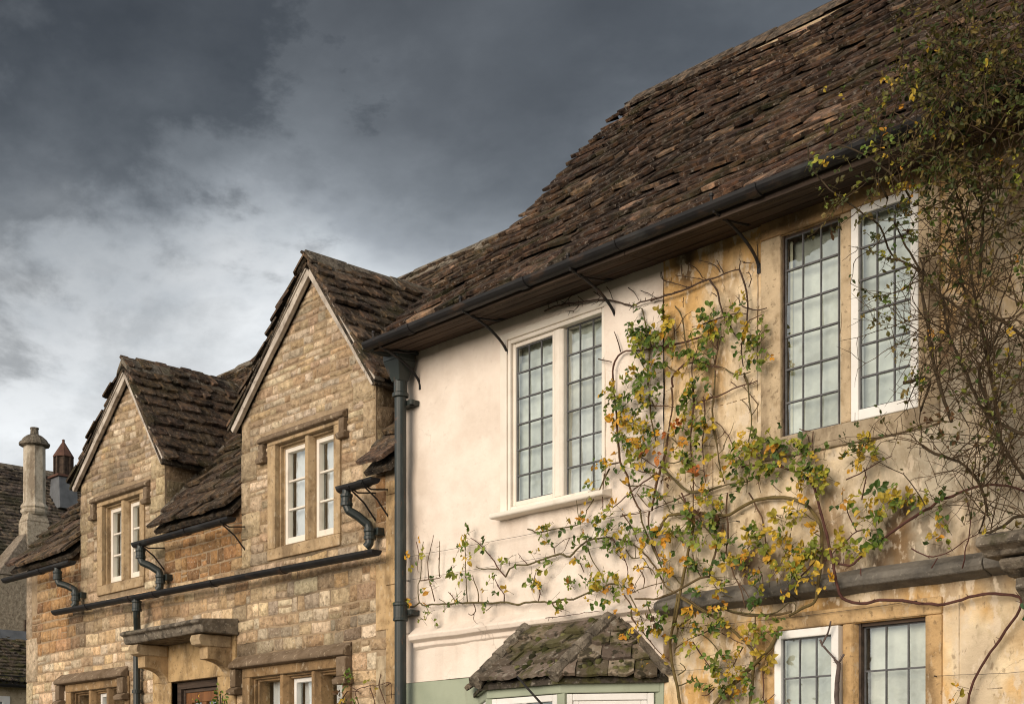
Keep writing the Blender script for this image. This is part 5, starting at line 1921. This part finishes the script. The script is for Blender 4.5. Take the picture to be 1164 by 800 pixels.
LEAVES = {
  'rose': "-8636,3458,3,m -8522,3467,3,m -8474,3539,2,m -8522,3600,2,m -7902,3563,3,m -7981,3510,4,m -7998,3460,4,m -7972,3410,6,m -7963,3369,5,m -8034,3302,9,m -8052,3135,7,m -8315,3240,4,m -8666,3139,4,m -8646,3095,3,m -8512,3148,2,m -8214,3052,4,m -8380,3021,4,m -8365,2960,5,m -8390,3087,3,m -7902,3246,3,m -7644,3199,4,m -7670,3117,5,m -7527,3096,3,m -7696,2980,3,m -7738,3449,3,m -7763,3441,2,m -7453,3340,3,m -7519,3320,2,m -7219,3316,3,m -7133,3305,3,m -7219,3190,3,m -7180,3097,10,m -7235,3104,3,m -7063,3513,4,m -7141,3464,4,m -7032,3374,3,m -7009,3262,2,m -7086,3228,2,m -6865,2905,3,m -6939,2969,4,m -7065,3514,4,m -6814,3489,6,o -6718,3459,5,m -6881,3461,2,m -6565,3516,9,m -6465,3486,7,m -6395,3506,3,o -6666,3484,2,o -6754,3390,5,g -6688,3360,3,g -6565,3396,8,g -6465,3382,14,m -6395,3424,6,m -6304,3350,14,g -6458,3293,9,g -6353,3284,6,m -6318,3244,3,o -6215,3286,4,o -6154,3238,4,o -6161,3320,6,g -6081,3349,4,m -5942,3350,8,m -5923,3277,6,m -5975,3269,4,m -5782,3317,12,g -5681,3244,6,g -5594,3330,12,g -5833,3275,2,o -6014,3150,5,o -5929,3089,4,o -6236,3096,4,o -6732,3249,9,g -6696,3097,14,g -6608,3087,9,g -6844,3082,6,m -6565,3019,10,o -6430,3004,14,m -6395,3052,8,m -6296,2963,6,o -6409,3095,4,o -6513,2943,6,g -6381,2908,5,o -6829,2896,5,m -6799,3077,5,g -5975,3025,3,m -5794,3078,4,o -5706,3101,6,g -5687,3026,2,g -6068,2861,3,m -5995,2844,3,m -6135,2788,3,o -6107,2700,5,m -5969,2767,3,g -5898,2799,4,m -5682,2769,3,o -5616,2713,6,g -6020,2679,3,o -5868,2689,3,g -5485,2912,4,o -5620,2868,3,o -5485,2778,3,o -6353,2824,2,o -6302,2701,2,o -6522,4344,2,g -6423,4286,10,g -6353,4241,14,g -6256,4252,18,g -6161,4252,14,g -6067,4232,12,g -6188,4207,12,g -6479,4236,4,g -6451,4158,8,o -6381,4144,8,o -6318,4106,4,o -6423,4043,3,g -6339,4012,8,o -6298,4045,7,g -6215,4070,8,g -6107,4039,12,g -6081,4014,6,g -6256,3976,8,g -6188,3953,8,g -6381,3979,8,o -6325,3927,7,m -6395,3930,4,o -6215,3917,8,y -6148,3915,8,o -6161,3867,5,o -6081,3852,4,r -6054,3918,3,g -6161,3816,6,o -6243,3800,5,y -6081,3752,3,y -6608,3842,3,o -6623,3745,6,o -6522,3848,5,m -6465,3839,5,g -6423,3785,4,g -6522,3739,3,m -6298,3666,4,o -6681,3639,3,m -6188,3618,4,g -6256,3588,2,g -6479,3561,4,o -6054,3677,4,o -5975,3654,8,b -5858,4183,3,g -5820,4205,3,g -5820,4121,12,g -5694,4134,8,m -5769,4061,12,m -5846,4057,8,y -5769,3993,10,o -5694,3978,9,m -5619,3934,4,y -5949,3988,4,r -5936,3946,4,y -5706,3892,7,y -5846,3840,6,o -5756,3833,10,g -5719,3856,5,g -5897,3790,5,y -5794,3781,6,m -5756,3735,7,g -5644,3706,5,y -5975,3864,4,o -5910,3673,4,y -5794,3604,6,y -5644,3560,4,o -6028,3562,3,o -6041,3519,5,g -5936,3548,5,y -5656,3465,4,y -5731,3452,5,o -5558,3402,4,g -6161,3593,3,g -6202,4820,3,y -6229,4735,8,g -6188,4684,14,g -6134,4651,14,g -6243,4667,8,g -6175,4610,14,g -6229,4592,8,g -6121,4587,8,g -6175,4590,3,o -5975,4702,10,g -5988,4655,12,g -5962,4629,8,g -6041,4628,3,g -5975,4552,9,g -6001,4529,5,g -6188,4491,4,g -6134,4449,9,g -6121,4405,5,g -6107,4352,6,g -6298,4434,4,g -6243,4371,9,g -6298,4352,6,g -6215,4386,5,g -5962,4420,12,g -5794,4411,5,g -5719,4374,8,g -5756,4285,6,g -5700,4272,4,g -5782,4231,4,g -6451,4370,3,g -5490,4623,5,g -5502,4578,6,g -5406,4631,3,g -5311,4606,4,g -5406,4583,3,g -5661,4608,5,g -5599,4593,5,g -5624,4560,10,g -5711,4562,8,g -5674,4519,8,g -5550,4513,8,g -5544,4488,5,g -5587,4513,6,m -5774,4528,4,g -5699,4462,6,g -5661,4424,4,g -5323,4468,8,m -5189,4449,5,g -5229,4426,5,g -5264,4402,5,g -5229,4370,4,m -5364,4364,7,g -5323,4326,6,y -5276,4296,5,g -5340,4306,3,y -5183,4293,5,g -5160,4274,4,g -5311,4238,5,m -5699,4364,5,g -5749,4415,4,g -5388,4246,3,m -5323,3786,6,m -5370,3786,4,o -5264,3766,6,g -5299,3754,6,y -5334,3694,7,o -5370,3691,5,y -5138,3780,5,g -5081,3732,8,g -5104,3699,8,g -5160,3700,10,y -5081,3677,4,o -5195,3674,6,y -5115,3604,6,y -5418,3728,4,g -5442,3684,3,o -5478,3662,4,g -5418,3632,5,m -5323,3550,5,m -5218,3580,8,g -5138,3529,8,g -5490,3578,6,o -5418,3566,4,y -5346,3573,6,g -5649,3546,6,o -5636,3651,5,r -4980,3649,5,g -4914,3638,6,g -4892,3652,5,g -4816,3584,6,g -4958,3590,5,m -4871,3520,8,g -4914,3546,8,g -4925,3448,7,y -4816,3421,8,y -4795,3481,5,y -5229,3689,3,m -5954,3336,10,y -5928,3272,5,o -5774,3320,12,g -5812,3286,4,g -5575,3340,10,g -5526,3420,6,g -5649,3473,4,y -5724,3450,5,y -5502,3176,7,m -5472,3177,4,o -5514,3120,5,g -5563,3155,4,g -5305,3207,6,g -5264,3183,6,m -5334,3135,4,g -5195,3220,5,o -5138,3240,5,o -5092,3187,6,o -5058,3275,6,y -4947,3250,4,o -4991,3274,3,o -5229,3112,12,y -5195,3098,8,y -5206,3062,6,o -5264,3088,6,y -5104,3114,5,o -5058,3146,6,y -5036,3124,4,o -5406,3068,4,o -5430,3033,4,o -5323,3058,5,o -5311,3028,4,o -5370,3036,3,y -5711,3106,6,g -5686,3035,5,g -5974,3039,4,y -6013,3144,4,o -5787,3076,3,o -5454,2912,5,o -5472,2890,4,o -5204,2961,4,o -5231,2934,5,g -5207,2875,5,g -5034,2949,5,o -5015,2895,3,o -5014,3038,6,y -4969,3051,10,y -4871,3057,14,y -4838,3052,8,y -4914,3026,8,y -4940,2968,6,o -4872,2902,8,y -4786,2892,4,o -4827,3169,5,o -4882,3313,4,o -4971,2840,4,m -5127,2830,5,g -5184,2780,5,g -5116,2782,3,y -5472,2771,4,o -5674,2772,4,o -5625,2873,4,o -4712,2838,3,o -5674,3257,5,g -5661,3343,5,b -5538,3292,7,b -6323,2677,6,o -6138,2791,4,y -6121,2708,3,y -6072,2686,7,b -6016,2681,4,o -5979,2599,4,o -6012,2486,3,o -6206,2480,4,y -6021,2731,3,m -5923,2719,4,g -5867,2687,5,g -5966,2769,4,g -5685,2767,4,y -5606,2714,7,g -5610,2642,3,g -5535,2669,6,g -5735,2686,3,g -5798,2648,3,o -5849,2598,5,y -5747,2590,5,o -5722,2510,3,y -5524,2630,3,y -5573,2614,2,g -5573,2465,5,g -5524,2379,8,g -5585,2393,6,g -5476,2386,8,y -5452,2442,4,o -5428,2488,5,g -5488,2300,10,y -5428,2316,6,y -5500,2282,6,y -5333,2367,4,y -5286,2336,6,y -5309,2299,5,o -5333,2282,4,m -5193,2414,4,o -5216,2481,4,o -5321,2565,6,y -5251,2597,8,y -5125,2604,4,o -5170,2590,5,g -5598,2287,5,m -5500,2195,4,g -5476,2185,4,y -5170,2170,4,o -5356,2596,4,o -5888,2472,3,y -5684,2292,2,o -5380,2256,4,m -5130,2679,5,y -5465,2769,5,o",
  'cane': "-4595,3295,4,o -4622,3299,3,o -4555,3260,4,y -4469,3253,5,o -4423,3291,5,y -4385,3353,4,g -4378,3245,5,g -4320,3264,8,g -4295,3215,8,y -4320,3163,5,y -4257,3243,7,y -4219,3260,8,y -4157,3250,8,y -4120,3255,5,y -4456,3155,5,g -4423,3133,5,y -4398,3095,8,g -4476,3174,4,o -4449,3080,5,g -4566,3010,7,y -4528,3016,6,y -4605,2989,3,y -4503,2994,4,y -4528,3547,8,g -4489,3563,6,y -4522,3466,3,o -4582,3580,4,g -4436,3605,5,o -4398,3535,8,g -4126,3179,4,g -4071,3236,3,g -3987,3158,4,g -4035,3176,3,y -3999,3046,5,g -3918,2995,4,g -4070,3012,4,g -4912,3462,5,y -4814,3411,6,y -4731,3455,7,g -4856,3523,7,g -4870,3596,5,g -4814,3575,4,g -4955,3659,4,g -4884,3021,14,y -4955,3042,6,y -4856,3041,8,y -4717,3070,5,y -4676,3053,3,o -4909,2944,6,o -4848,2901,5,y -4765,2892,4,o -4696,2832,3,o -4884,3304,4,o -4984,3248,4,o -4934,3246,3,o -3874,2205,2,o -3928,2122,3,o",
  'bush': "-4517,5036,4,g -4452,4993,4,g -4452,5080,8,y -4350,5046,7,y -4237,4971,6,g -4250,5076,4,y -4164,5057,7,y -4103,4994,4,y -4097,5123,5,y -4139,5101,4,y -4079,5195,6,y -3996,5248,8,g -3961,5318,7,y -3902,5214,8,g -3885,5300,4,y -3984,5296,6,g -3766,5214,9,g -3710,5304,7,y -3643,5349,7,y -3562,5337,6,y -3573,5400,5,o -3578,5284,7,y -3535,5445,4,y -3514,5239,8,g -3450,5126,5,g -3460,5081,5,g -3377,5186,4,o -3351,5138,4,o -3632,5185,8,g -3811,5323,3,o -3834,5087,6,y -3766,5083,7,y -3721,5016,7,g -3654,5073,8,g -3665,4967,7,g -3766,4941,6,y -3556,5028,10,g -3492,5024,8,g -4067,5034,5,o -3996,4979,4,o -3949,4984,4,o -3788,4969,5,g -3346,5039,5,g -4435,4899,4,g -4355,4851,5,y -4326,4835,4,y -4394,4818,3,g -4372,4804,4,g -4307,4707,6,g -4216,4760,4,g -4241,4643,5,g -4216,4575,6,g -4318,4599,5,g -4218,4527,4,g -4267,4623,5,g -4246,4349,6,g -4146,4421,4,g -4098,4364,4,g -4030,4717,5,y -3874,4720,14,g -3925,4747,12,g -3887,4668,12,g -4065,4685,10,g -4052,4633,10,g -4037,4789,8,y -4055,4859,8,y -3986,4883,9,o -3892,4834,12,y -3808,4820,14,o -3734,4794,14,o -3672,4786,10,o -3627,4753,8,g -3582,4720,8,y -3440,4708,16,g -3509,4665,10,g -3964,4568,4,o -3825,4513,8,g -3745,4490,3,y -3989,4346,5,y -3918,4296,3,y -3751,4628,5,g -3644,4594,4,y -3469,4268,5,g -4271,4218,12,g -4334,4244,4,g -4221,4238,5,g -4122,4170,5,g -4221,4030,5,g -4183,4054,4,g -4025,4039,8,g -3930,4048,8,g -4049,3861,8,g -3989,3859,6,g -4085,3815,6,g -4098,3904,4,g -3895,3626,8,b -3942,3636,5,b -3860,3535,6,g -3578,3779,4,y -3480,3818,6,o -3491,3698,4,y -3578,3696,4,y -3644,3628,4,o -3556,3589,4,y -3600,3444,4,g -3534,3943,6,g -3883,3486,3,b -4450,3692,3,g -4489,3610,3,g -4347,3572,7,o -4411,3528,9,g -4385,3546,5,y -3589,3452,3,o -3768,3685,4,g",
  'smallclimber': "-9364,2589,6,g -9457,2539,4,g -9353,2410,4,g -9503,2570,3,g -9116,2519,2,y -9526,2432,4,b -9457,2442,4,g -9550,2406,4,b",
}


def sm(a, b_, x):
    t = max(0, min(1, (x - a) / (b_ - a)))
    return t * t * (3 - 2 * t)


def depth(pl, z_):
    """how far a plant stands off the wall: canes step over the string course, the bramble leans out over the gutter"""
    if pl == 'bush':
        return -.22 - .36 * sm(4.5, 4.95, z_) - .03 * sm(2.6, 2.7, z_) * (1 - sm(3.0, 3.1, z_))
    return {'cane': -.06, 'stump': -.07, 'smallclimber': -.05, 'rose': -.045}[pl] - .09 * sm(2.66, 2.76, z_) * (1 - sm(2.93, 3.02, z_))


def smooth_path(pts, step=.035):
    if len(pts) < 2:
        return pts
    out = []
    P_ = [pts[0] * 2 - pts[1]] + pts + [pts[-1] * 2 - pts[-2]]
    for i in range(1, len(P_) - 2):
        p0_, p1_, p2_, p3_ = P_[i - 1], P_[i], P_[i + 1], P_[i + 2]
        n_ = max(2, int((p2_ - p1_).length / step))
        for k in range(n_):
            t = k / n_
            out.append(.5 * ((2 * p1_) + (p2_ - p0_) * t + (2 * p0_ - 5 * p1_ + 4 * p2_ - p3_) * t * t + (3 * p1_ - p0_ - 3 * p2_ + p3_) * t * t * t))
    out.append(pts[-1])
    return out


LC = dict(g=[(.09, .145, .022), (.12, .18, .03), (.055, .10, .02), (.19, .23, .04)],
          y=[(.40, .30, .035), (.30, .29, .035), (.20, .22, .03), (.46, .30, .035)],
          o=[(.55, .30, .03), (.52, .25, .03), (.56, .38, .05), (.30, .25, .03), (.46, .33, .04)],
          r=[(.40, .13, .035), (.46, .17, .04)],
          b=[(.09, .05, .025), (.14, .075, .03)],
          d=[(.045, .06, .016), (.065, .085, .02), (.085, .075, .02), (.12, .11, .025), (.15, .11, .03)])


def leaf_tone(k):
    if k == 'm':
        k = rnd.choice('ggggyyyo')
    elif k == 'g' and rnd.random() < .36:
        k = rnd.choice('yyyo')
    elif k in 'yo' and rnd.random() < .25:
        k = rnd.choice('ggy')
    g = rnd.uniform(.75, 1.3)
    return tuple(c_ * g for c_ in rnd.choice(LC[k]))


def leaf(mb, p, d, nrm, L, W, tone):
    d = d.normalized()
    s = d.cross(nrm)
    if s.length < 1e-3:
        return
    s = s.normalized()
    n_ = s.cross(d)
    fold = rnd.uniform(.1, .45) * W
    curl = rnd.uniform(-.1, .3) * L
    c = [p, p + d * L * .4, p + d * L * .78 - n_ * curl * .4, p + d * L - n_ * curl]
    l1, r1 = c[1] + s * W * .5 + n_ * fold, c[1] - s * W * .5 + n_ * fold
    l2, r2 = c[2] + s * W * .36 + n_ * fold * .6, c[2] - s * W * .36 + n_ * fold * .6
    mb.add([c[0], c[1], c[2], c[3], l1, r1, l2, r2], [(0, 1, 4), (0, 5, 1), (1, 2, 6, 4), (1, 5, 7, 2), (2, 3, 6), (2, 7, 3)], tone)


def rv():
    return Vector((rnd.gauss(0, 1), rnd.gauss(0, 1), rnd.gauss(0, 1)))


def leaf_cluster(mb, st, c, n_, kind, size=(.03, .05)):
    """sprays of toothless leaflets: each spray a short stalk with three to five leaflets"""
    total = int(n_ * 1.8 + 1)
    sig = .007 + .0088 * math.sqrt(n_)
    while total > 0:
        a = c + Vector((rnd.gauss(0, sig), -abs(rnd.gauss(0, .025)), rnd.gauss(0, sig)))
        d = (Vector((rnd.gauss(0, 1), rnd.uniform(-.9, .1), rnd.gauss(-.25, .8)))).normalized()
        k = min(total, rnd.choice((2, 3, 3, 5)))
        tn = leaf_tone(kind)
        L = rnd.uniform(*size) * rnd.choice((.6, .85, 1, 1.15))
        if st is not None:
            st.tube([a - d * .03, a, a + d * L * 1.2], [.0016, .0014, .001], 3, (.10, .085, .035), cap=False)
        nrm = (Vector((rnd.gauss(0, .45), -1, rnd.gauss(.2, .45)))).normalized()
        for i in range(k):
            q = a + d * L * (1.1 - .55 * (i // 2 + (i > 0) * .4))
            side = d.cross(nrm).normalized() * (0 if i == 0 else (1 if i % 2 else -1))
            dd = d + side * 1.1
            g = rnd.uniform(.85, 1.15)
            leaf(mb, q, dd, nrm + rv() * .25, L * rnd.uniform(.8, 1.1), L * rnd.uniform(.55, .75), tuple(t * g for t in tn))
        total -= k


plants = {}
for pl, name, label, loc in (
        ('rose', 'climbing_rose', 'sprawling climbing rose with yellowing leaves trained across cream and ochre walls', (-5.7, -.1, 0)),
        ('cane', 'climbing_rose', 'rose with one long bare red cane bending along under the dark string course', (-3.75, -.1, 0)),
        ('bush', 'rambling_rose', 'dense tangled rambler leaning over the gutter and right hand window', (-3.4, -.15, 0)),
        ('stump', 'cut_stem', 'grey pruned stem standing before the lower white casement', (-4.7, -.1, 0)),
        ('smallclimber', 'wall_climber', 'small half bare climber beside the three light ground window', (-9.35, -.1, 0))):
    plants[pl] = dict(root=thing(name, label, 'plant', loc), st=MB(), lf=MB(), canes=[])
CT = dict(rose=(.115, .075, .042), cane=(.095, .043, .034), bush=(.06, .045, .026), stump=(.12, .095, .085), smallclimber=(.12, .075, .05))
for line in STEMS.strip().splitlines():
    pl, r, rest = line.split(' ', 2)
    r = int(r) * .001 * (1.12 if pl == 'rose' else 1)
    raw = [tuple(int(q) / 1000 for q in w.split(',')) for w in rest.split()]
    pts = [Vector((x, depth(pl, z_) + .018 * noise.noise(Vector((x * 5, z_ * 5, 1))), z_)) for x, z_ in raw]
    path = smooth_path(pts)
    path = [p + Vector((noise.noise(p * 18), noise.noise(p * 14 + Vector((9, 0, 0))) * .7, noise.noise(p * 18 + Vector((0, 5, 0))))) * .0065 for p in path]
    n_ = len(path)
    rr = [r * (1.0 - .45 * i / n_) * (1 + .18 * noise.noise(path[i] * 30)) for i in range(n_)] if r < .007 or pl == 'bush' else [r * (1 - .25 * abs(2 * i / n_ - 1)) * (1 + .15 * noise.noise(path[i] * 30)) for i in range(n_)]
    P_ = plants[pl]
    base = CT[pl]
    if pl == 'rose':
        base = rnd.choice([(.115, .07, .04), (.13, .095, .045), (.105, .055, .038), (.12, .10, .045)])
        if r >= .010:
            base = (.15, .115, .045)
        if raw[0][1] > 4.55:
            base = (.075, .05, .036)
    P_['st'].tube(path, rr, 6 if r > .004 else 5, base)
    P_['canes'].append((path, r))
    for i in range(1, n_ - 1):      # buds, thorns and broken spurs
        if rnd.random() < (.42 if pl != 'bush' else .2):
            t = (path[i + 1] - path[i]).normalized()
            d = (t * .5 + rv() * .8)
            d.y = -abs(d.y) * .5
            L = rnd.choice((.008, .012, .016, .028))
            P_['st'].tube([path[i], path[i] + d.normalized() * (L + r)], [min(r * .6, .0028), .0012], 4, tuple(q * .9 for q in base), cap=False)
        if pl == 'rose' and r <= .007 and rnd.random() < .045:
            t = (path[i + 1] - path[i]).normalized()
            q, L = path[i].copy(), rnd.uniform(.06, .2)
            d = (t * rnd.choice((-.2, .6)) + Vector((rnd.gauss(0, .8), -.25, rnd.gauss(.25, .8)))).normalized()
            tw = [q.copy()]
            for k in range(5):
                d = (d + rv() * .22 + Vector((0, 0, .04))).normalized()
                q = q + d * L / 5
                q.y = min(q.y, -.03)
                tw.append(q.copy())
            P_['st'].tube(tw, [.0028, .0026, .0024, .002, .0018, .0012], 4, base, cap=False)
for pl, txt in LEAVES.items():
    P_ = plants[pl]
    for w in txt.split():
        x, z_, n_, k = w.split(',')
        x, z_ = int(x) / 1000, int(z_) / 1000
        sz = (.018, .032) if pl == 'bush' else (.030, .050)
        leaf_cluster(P_['lf'], P_['st'], Vector((x, depth(pl, z_) - .02, z_)), int(n_), k if pl != 'bush' or k == 'b' else rnd.choice('gddd' + k), sz)

# the rambler's tangle: arching shoots off its main stems, each with side twigs and small leaves
B = plants['bush']
cb = [(p, r) for path, r in B['canes'] for p in path[::2]]


def shoot(q, d, L, r, lvl, dens):
    steps = max(4, int(L / .05))
    pts = [q.copy()]
    for k in range(steps):
        d = (d + rv() * .17 + Vector((0, 0, -.035))).normalized()
        q = q + d * L / steps
        q.y = min(q.y, -.06 if q.z < 4.9 else -.50)
        q.y = max(q.y, -.95)
        if q.x < -3.93 and 3.6 < q.z < 4.95 and rnd.random() < .10:
            break
        pts.append(q.copy())
        t = k / steps
        if lvl > 0 and rnd.random() < .55:
            dd = (d * .5 + rv() * .8)
            shoot(q.copy(), dd.normalized(), L * rnd.uniform(.2, .45), r * .55, lvl - 1, dens)
        if rnd.random() < dens * (.35 + .65 * t):
            tn = leaf_tone('d' if rnd.random() < .88 else rnd.choice('gydb'))
            for m_ in range(rnd.choice((1, 2, 3, 3))):
                Lf = rnd.uniform(.018, .038)
                leaf(B['lf'], q + rv() * .008, (d + rv() * .9 + Vector((0, 0, -.3))), Vector((rnd.gauss(0, .6), -1, rnd.gauss(.3, .6))), Lf, Lf * rnd.uniform(.45, .65), tn)
    n_ = len(pts)
    g = rnd.uniform(.7, 1.3)
    B['st'].tube(pts, [r * (1 - .7 * i / n_) for i in range(n_)], 4, tuple(c_ * g for c_ in (.082, .056, .03)), cap=False)


for i in range(300):
    p, r = rnd.choice(cb)
    if p.x < -4.15 or (p.x < -3.95 and rnd.random() < .35):
        continue
    hi = p.z > 4.45
    dens = .62 if p.z > 4.7 else (.30 if p.z > 4.3 else .10)
    d = Vector((rnd.gauss(-.05, .75), rnd.uniform(-.6, .15), rnd.gauss(.35 if not hi else .1, .7))).normalized()
    shoot(p.copy(), d, rnd.uniform(.22, .62), .0036, 1, dens)
for i in range(270):      # the crown of it, beside and above the casement
    x = rnd.uniform(-3.72, -2.5)
    z_ = rnd.uniform(4.5, 5.42)
    q = Vector((x, depth('bush', z_) - rnd.uniform(-.10, .12), z_))
    d = Vector((rnd.gauss(-.2, .7), rnd.uniform(-.5, .2), rnd.gauss(.1, .7))).normalized()
    shoot(q, d, rnd.uniform(.16, .38), .0034, 1, .75)
for i in range(140):
    x = rnd.uniform(-4.0, -2.7)
    z_ = rnd.uniform(3.15, 4.6)
    q = Vector((x, -.12 - rnd.random() * .2, z_))
    d = Vector((rnd.gauss(-.1, .8), rnd.uniform(-.4, .2), rnd.gauss(.2, .7))).normalized()
    shoot(q, d, rnd.uniform(.25, .6), .0034, 1, .12)
B['st'].tube(smooth_path([Vector((-2.0, -.2, 0)), Vector((-2.0, -.25, 1.4)), Vector((-2.1, -.3, 2.9)), Vector((-2.6, -.25, 3.5)), Vector((-3.3, -.24, 3.65))]), .016, 7, (.08, .06, .035))
for pl, P_ in plants.items():
    P_['st'].build('stem', 'bark', P_['root'], smooth=True)
    if P_['lf'].v:
        P_['lf'].build('foliage', 'leaf', P_['root'])

# low growth whose tops reach into view
iv = thing('ivy', 'dark green ivy hanging at the right edge below the stone door hood', 'ivy', (-3.4, -.1, 0))
st, lf = MB(), MB()
path = smooth_path([Vector((-3.36, -.08, 0)), Vector((-3.42, -.09, 1.2)), Vector((-3.40, -.08, 2.0)), Vector((-3.45, -.09, 2.6))])
st.tube(path, .009, 6, (.10, .07, .045))
for i in range(90):
    p = rnd.choice(path[10:])
    q = p + Vector((rnd.gauss(0, .05), -abs(rnd.gauss(0, .04)), rnd.gauss(0, .04)))
    L = rnd.uniform(.04, .065)
    g = rnd.uniform(.7, 1.3)
    leaf(lf, q, Vector((rnd.gauss(0, .5), -.2, -1)), Vector((rnd.gauss(0, .4), -1, .3)), L, L * .95, (.035 * g, .085 * g, .028 * g))
st.build('stem', 'bark', iv, smooth=True)
lf.build('foliage', 'leaf', iv)
sh = thing('shrub', 'tall leafy shrub whose top shows beside the oak door', 'shrub', (-11.15, -.32, 0))
st, lf = MB(), MB()
for i in range(9):
    a = Vector((-11.15 + rnd.gauss(0, .05), -.32, 0))
    path = smooth_path([a, a + Vector((rnd.gauss(0, .08), rnd.gauss(0, .05), 1.3)), Vector((-11.15 + rnd.gauss(0, .11), -.32 + rnd.gauss(0, .06), rnd.uniform(2.3, 2.58)))])
    st.tube(path, .006, 5, (.10, .075, .05))
    for p in path[12:]:
        for k in range(3):
            L = rnd.uniform(.035, .055)
            leaf(lf, p + rv() * .025, rv() + Vector((0, -.3, .4)), Vector((rnd.gauss(0, .6), -1, .5)), L, L * .5, leaf_tone('g'))
st.build('stem', 'bark', sh, smooth=True)
lf.build('foliage', 'leaf', sh)

# training wires
for (xa, xb, z_, lab) in ((-8.74, -5.45, 3.50, 'upper thin training wire stretched across the cream wall'),
                          (-8.74, -5.45, 3.315, 'lower thin training wire across the cream wall under the sill'),
                          (-5.98, -5.30, 2.42, 'short thin wire on the ochre wall between the bay and lower window'),
                          (-4.08, -3.0, 2.265, 'thin wire nailed across the bare ochre wall right of the lower window'),
                          (-5.9, -4.2, 2.69, 'thin wire under the dark string course above the lower window')):
    mb = MB()
    n_ = 20
    mb.tube([(xa + (xb - xa) * i / n_, -.032, z_ - .012 * math.sin(math.pi * i / n_) + .004 * noise.noise(Vector((i * .5, z_, 0)))) for i in range(n_ + 1)], .0016, 4, (.3, .3, .3))
    for x in (xa, xb):
        mb.tube([(x, -.036, z_), (x, .02, z_)], .004, 5, (.3, .3, .3))
    tag(mb.build('training_wire', 'cast_iron'), lab, 'wire', 'training wires on the walls')
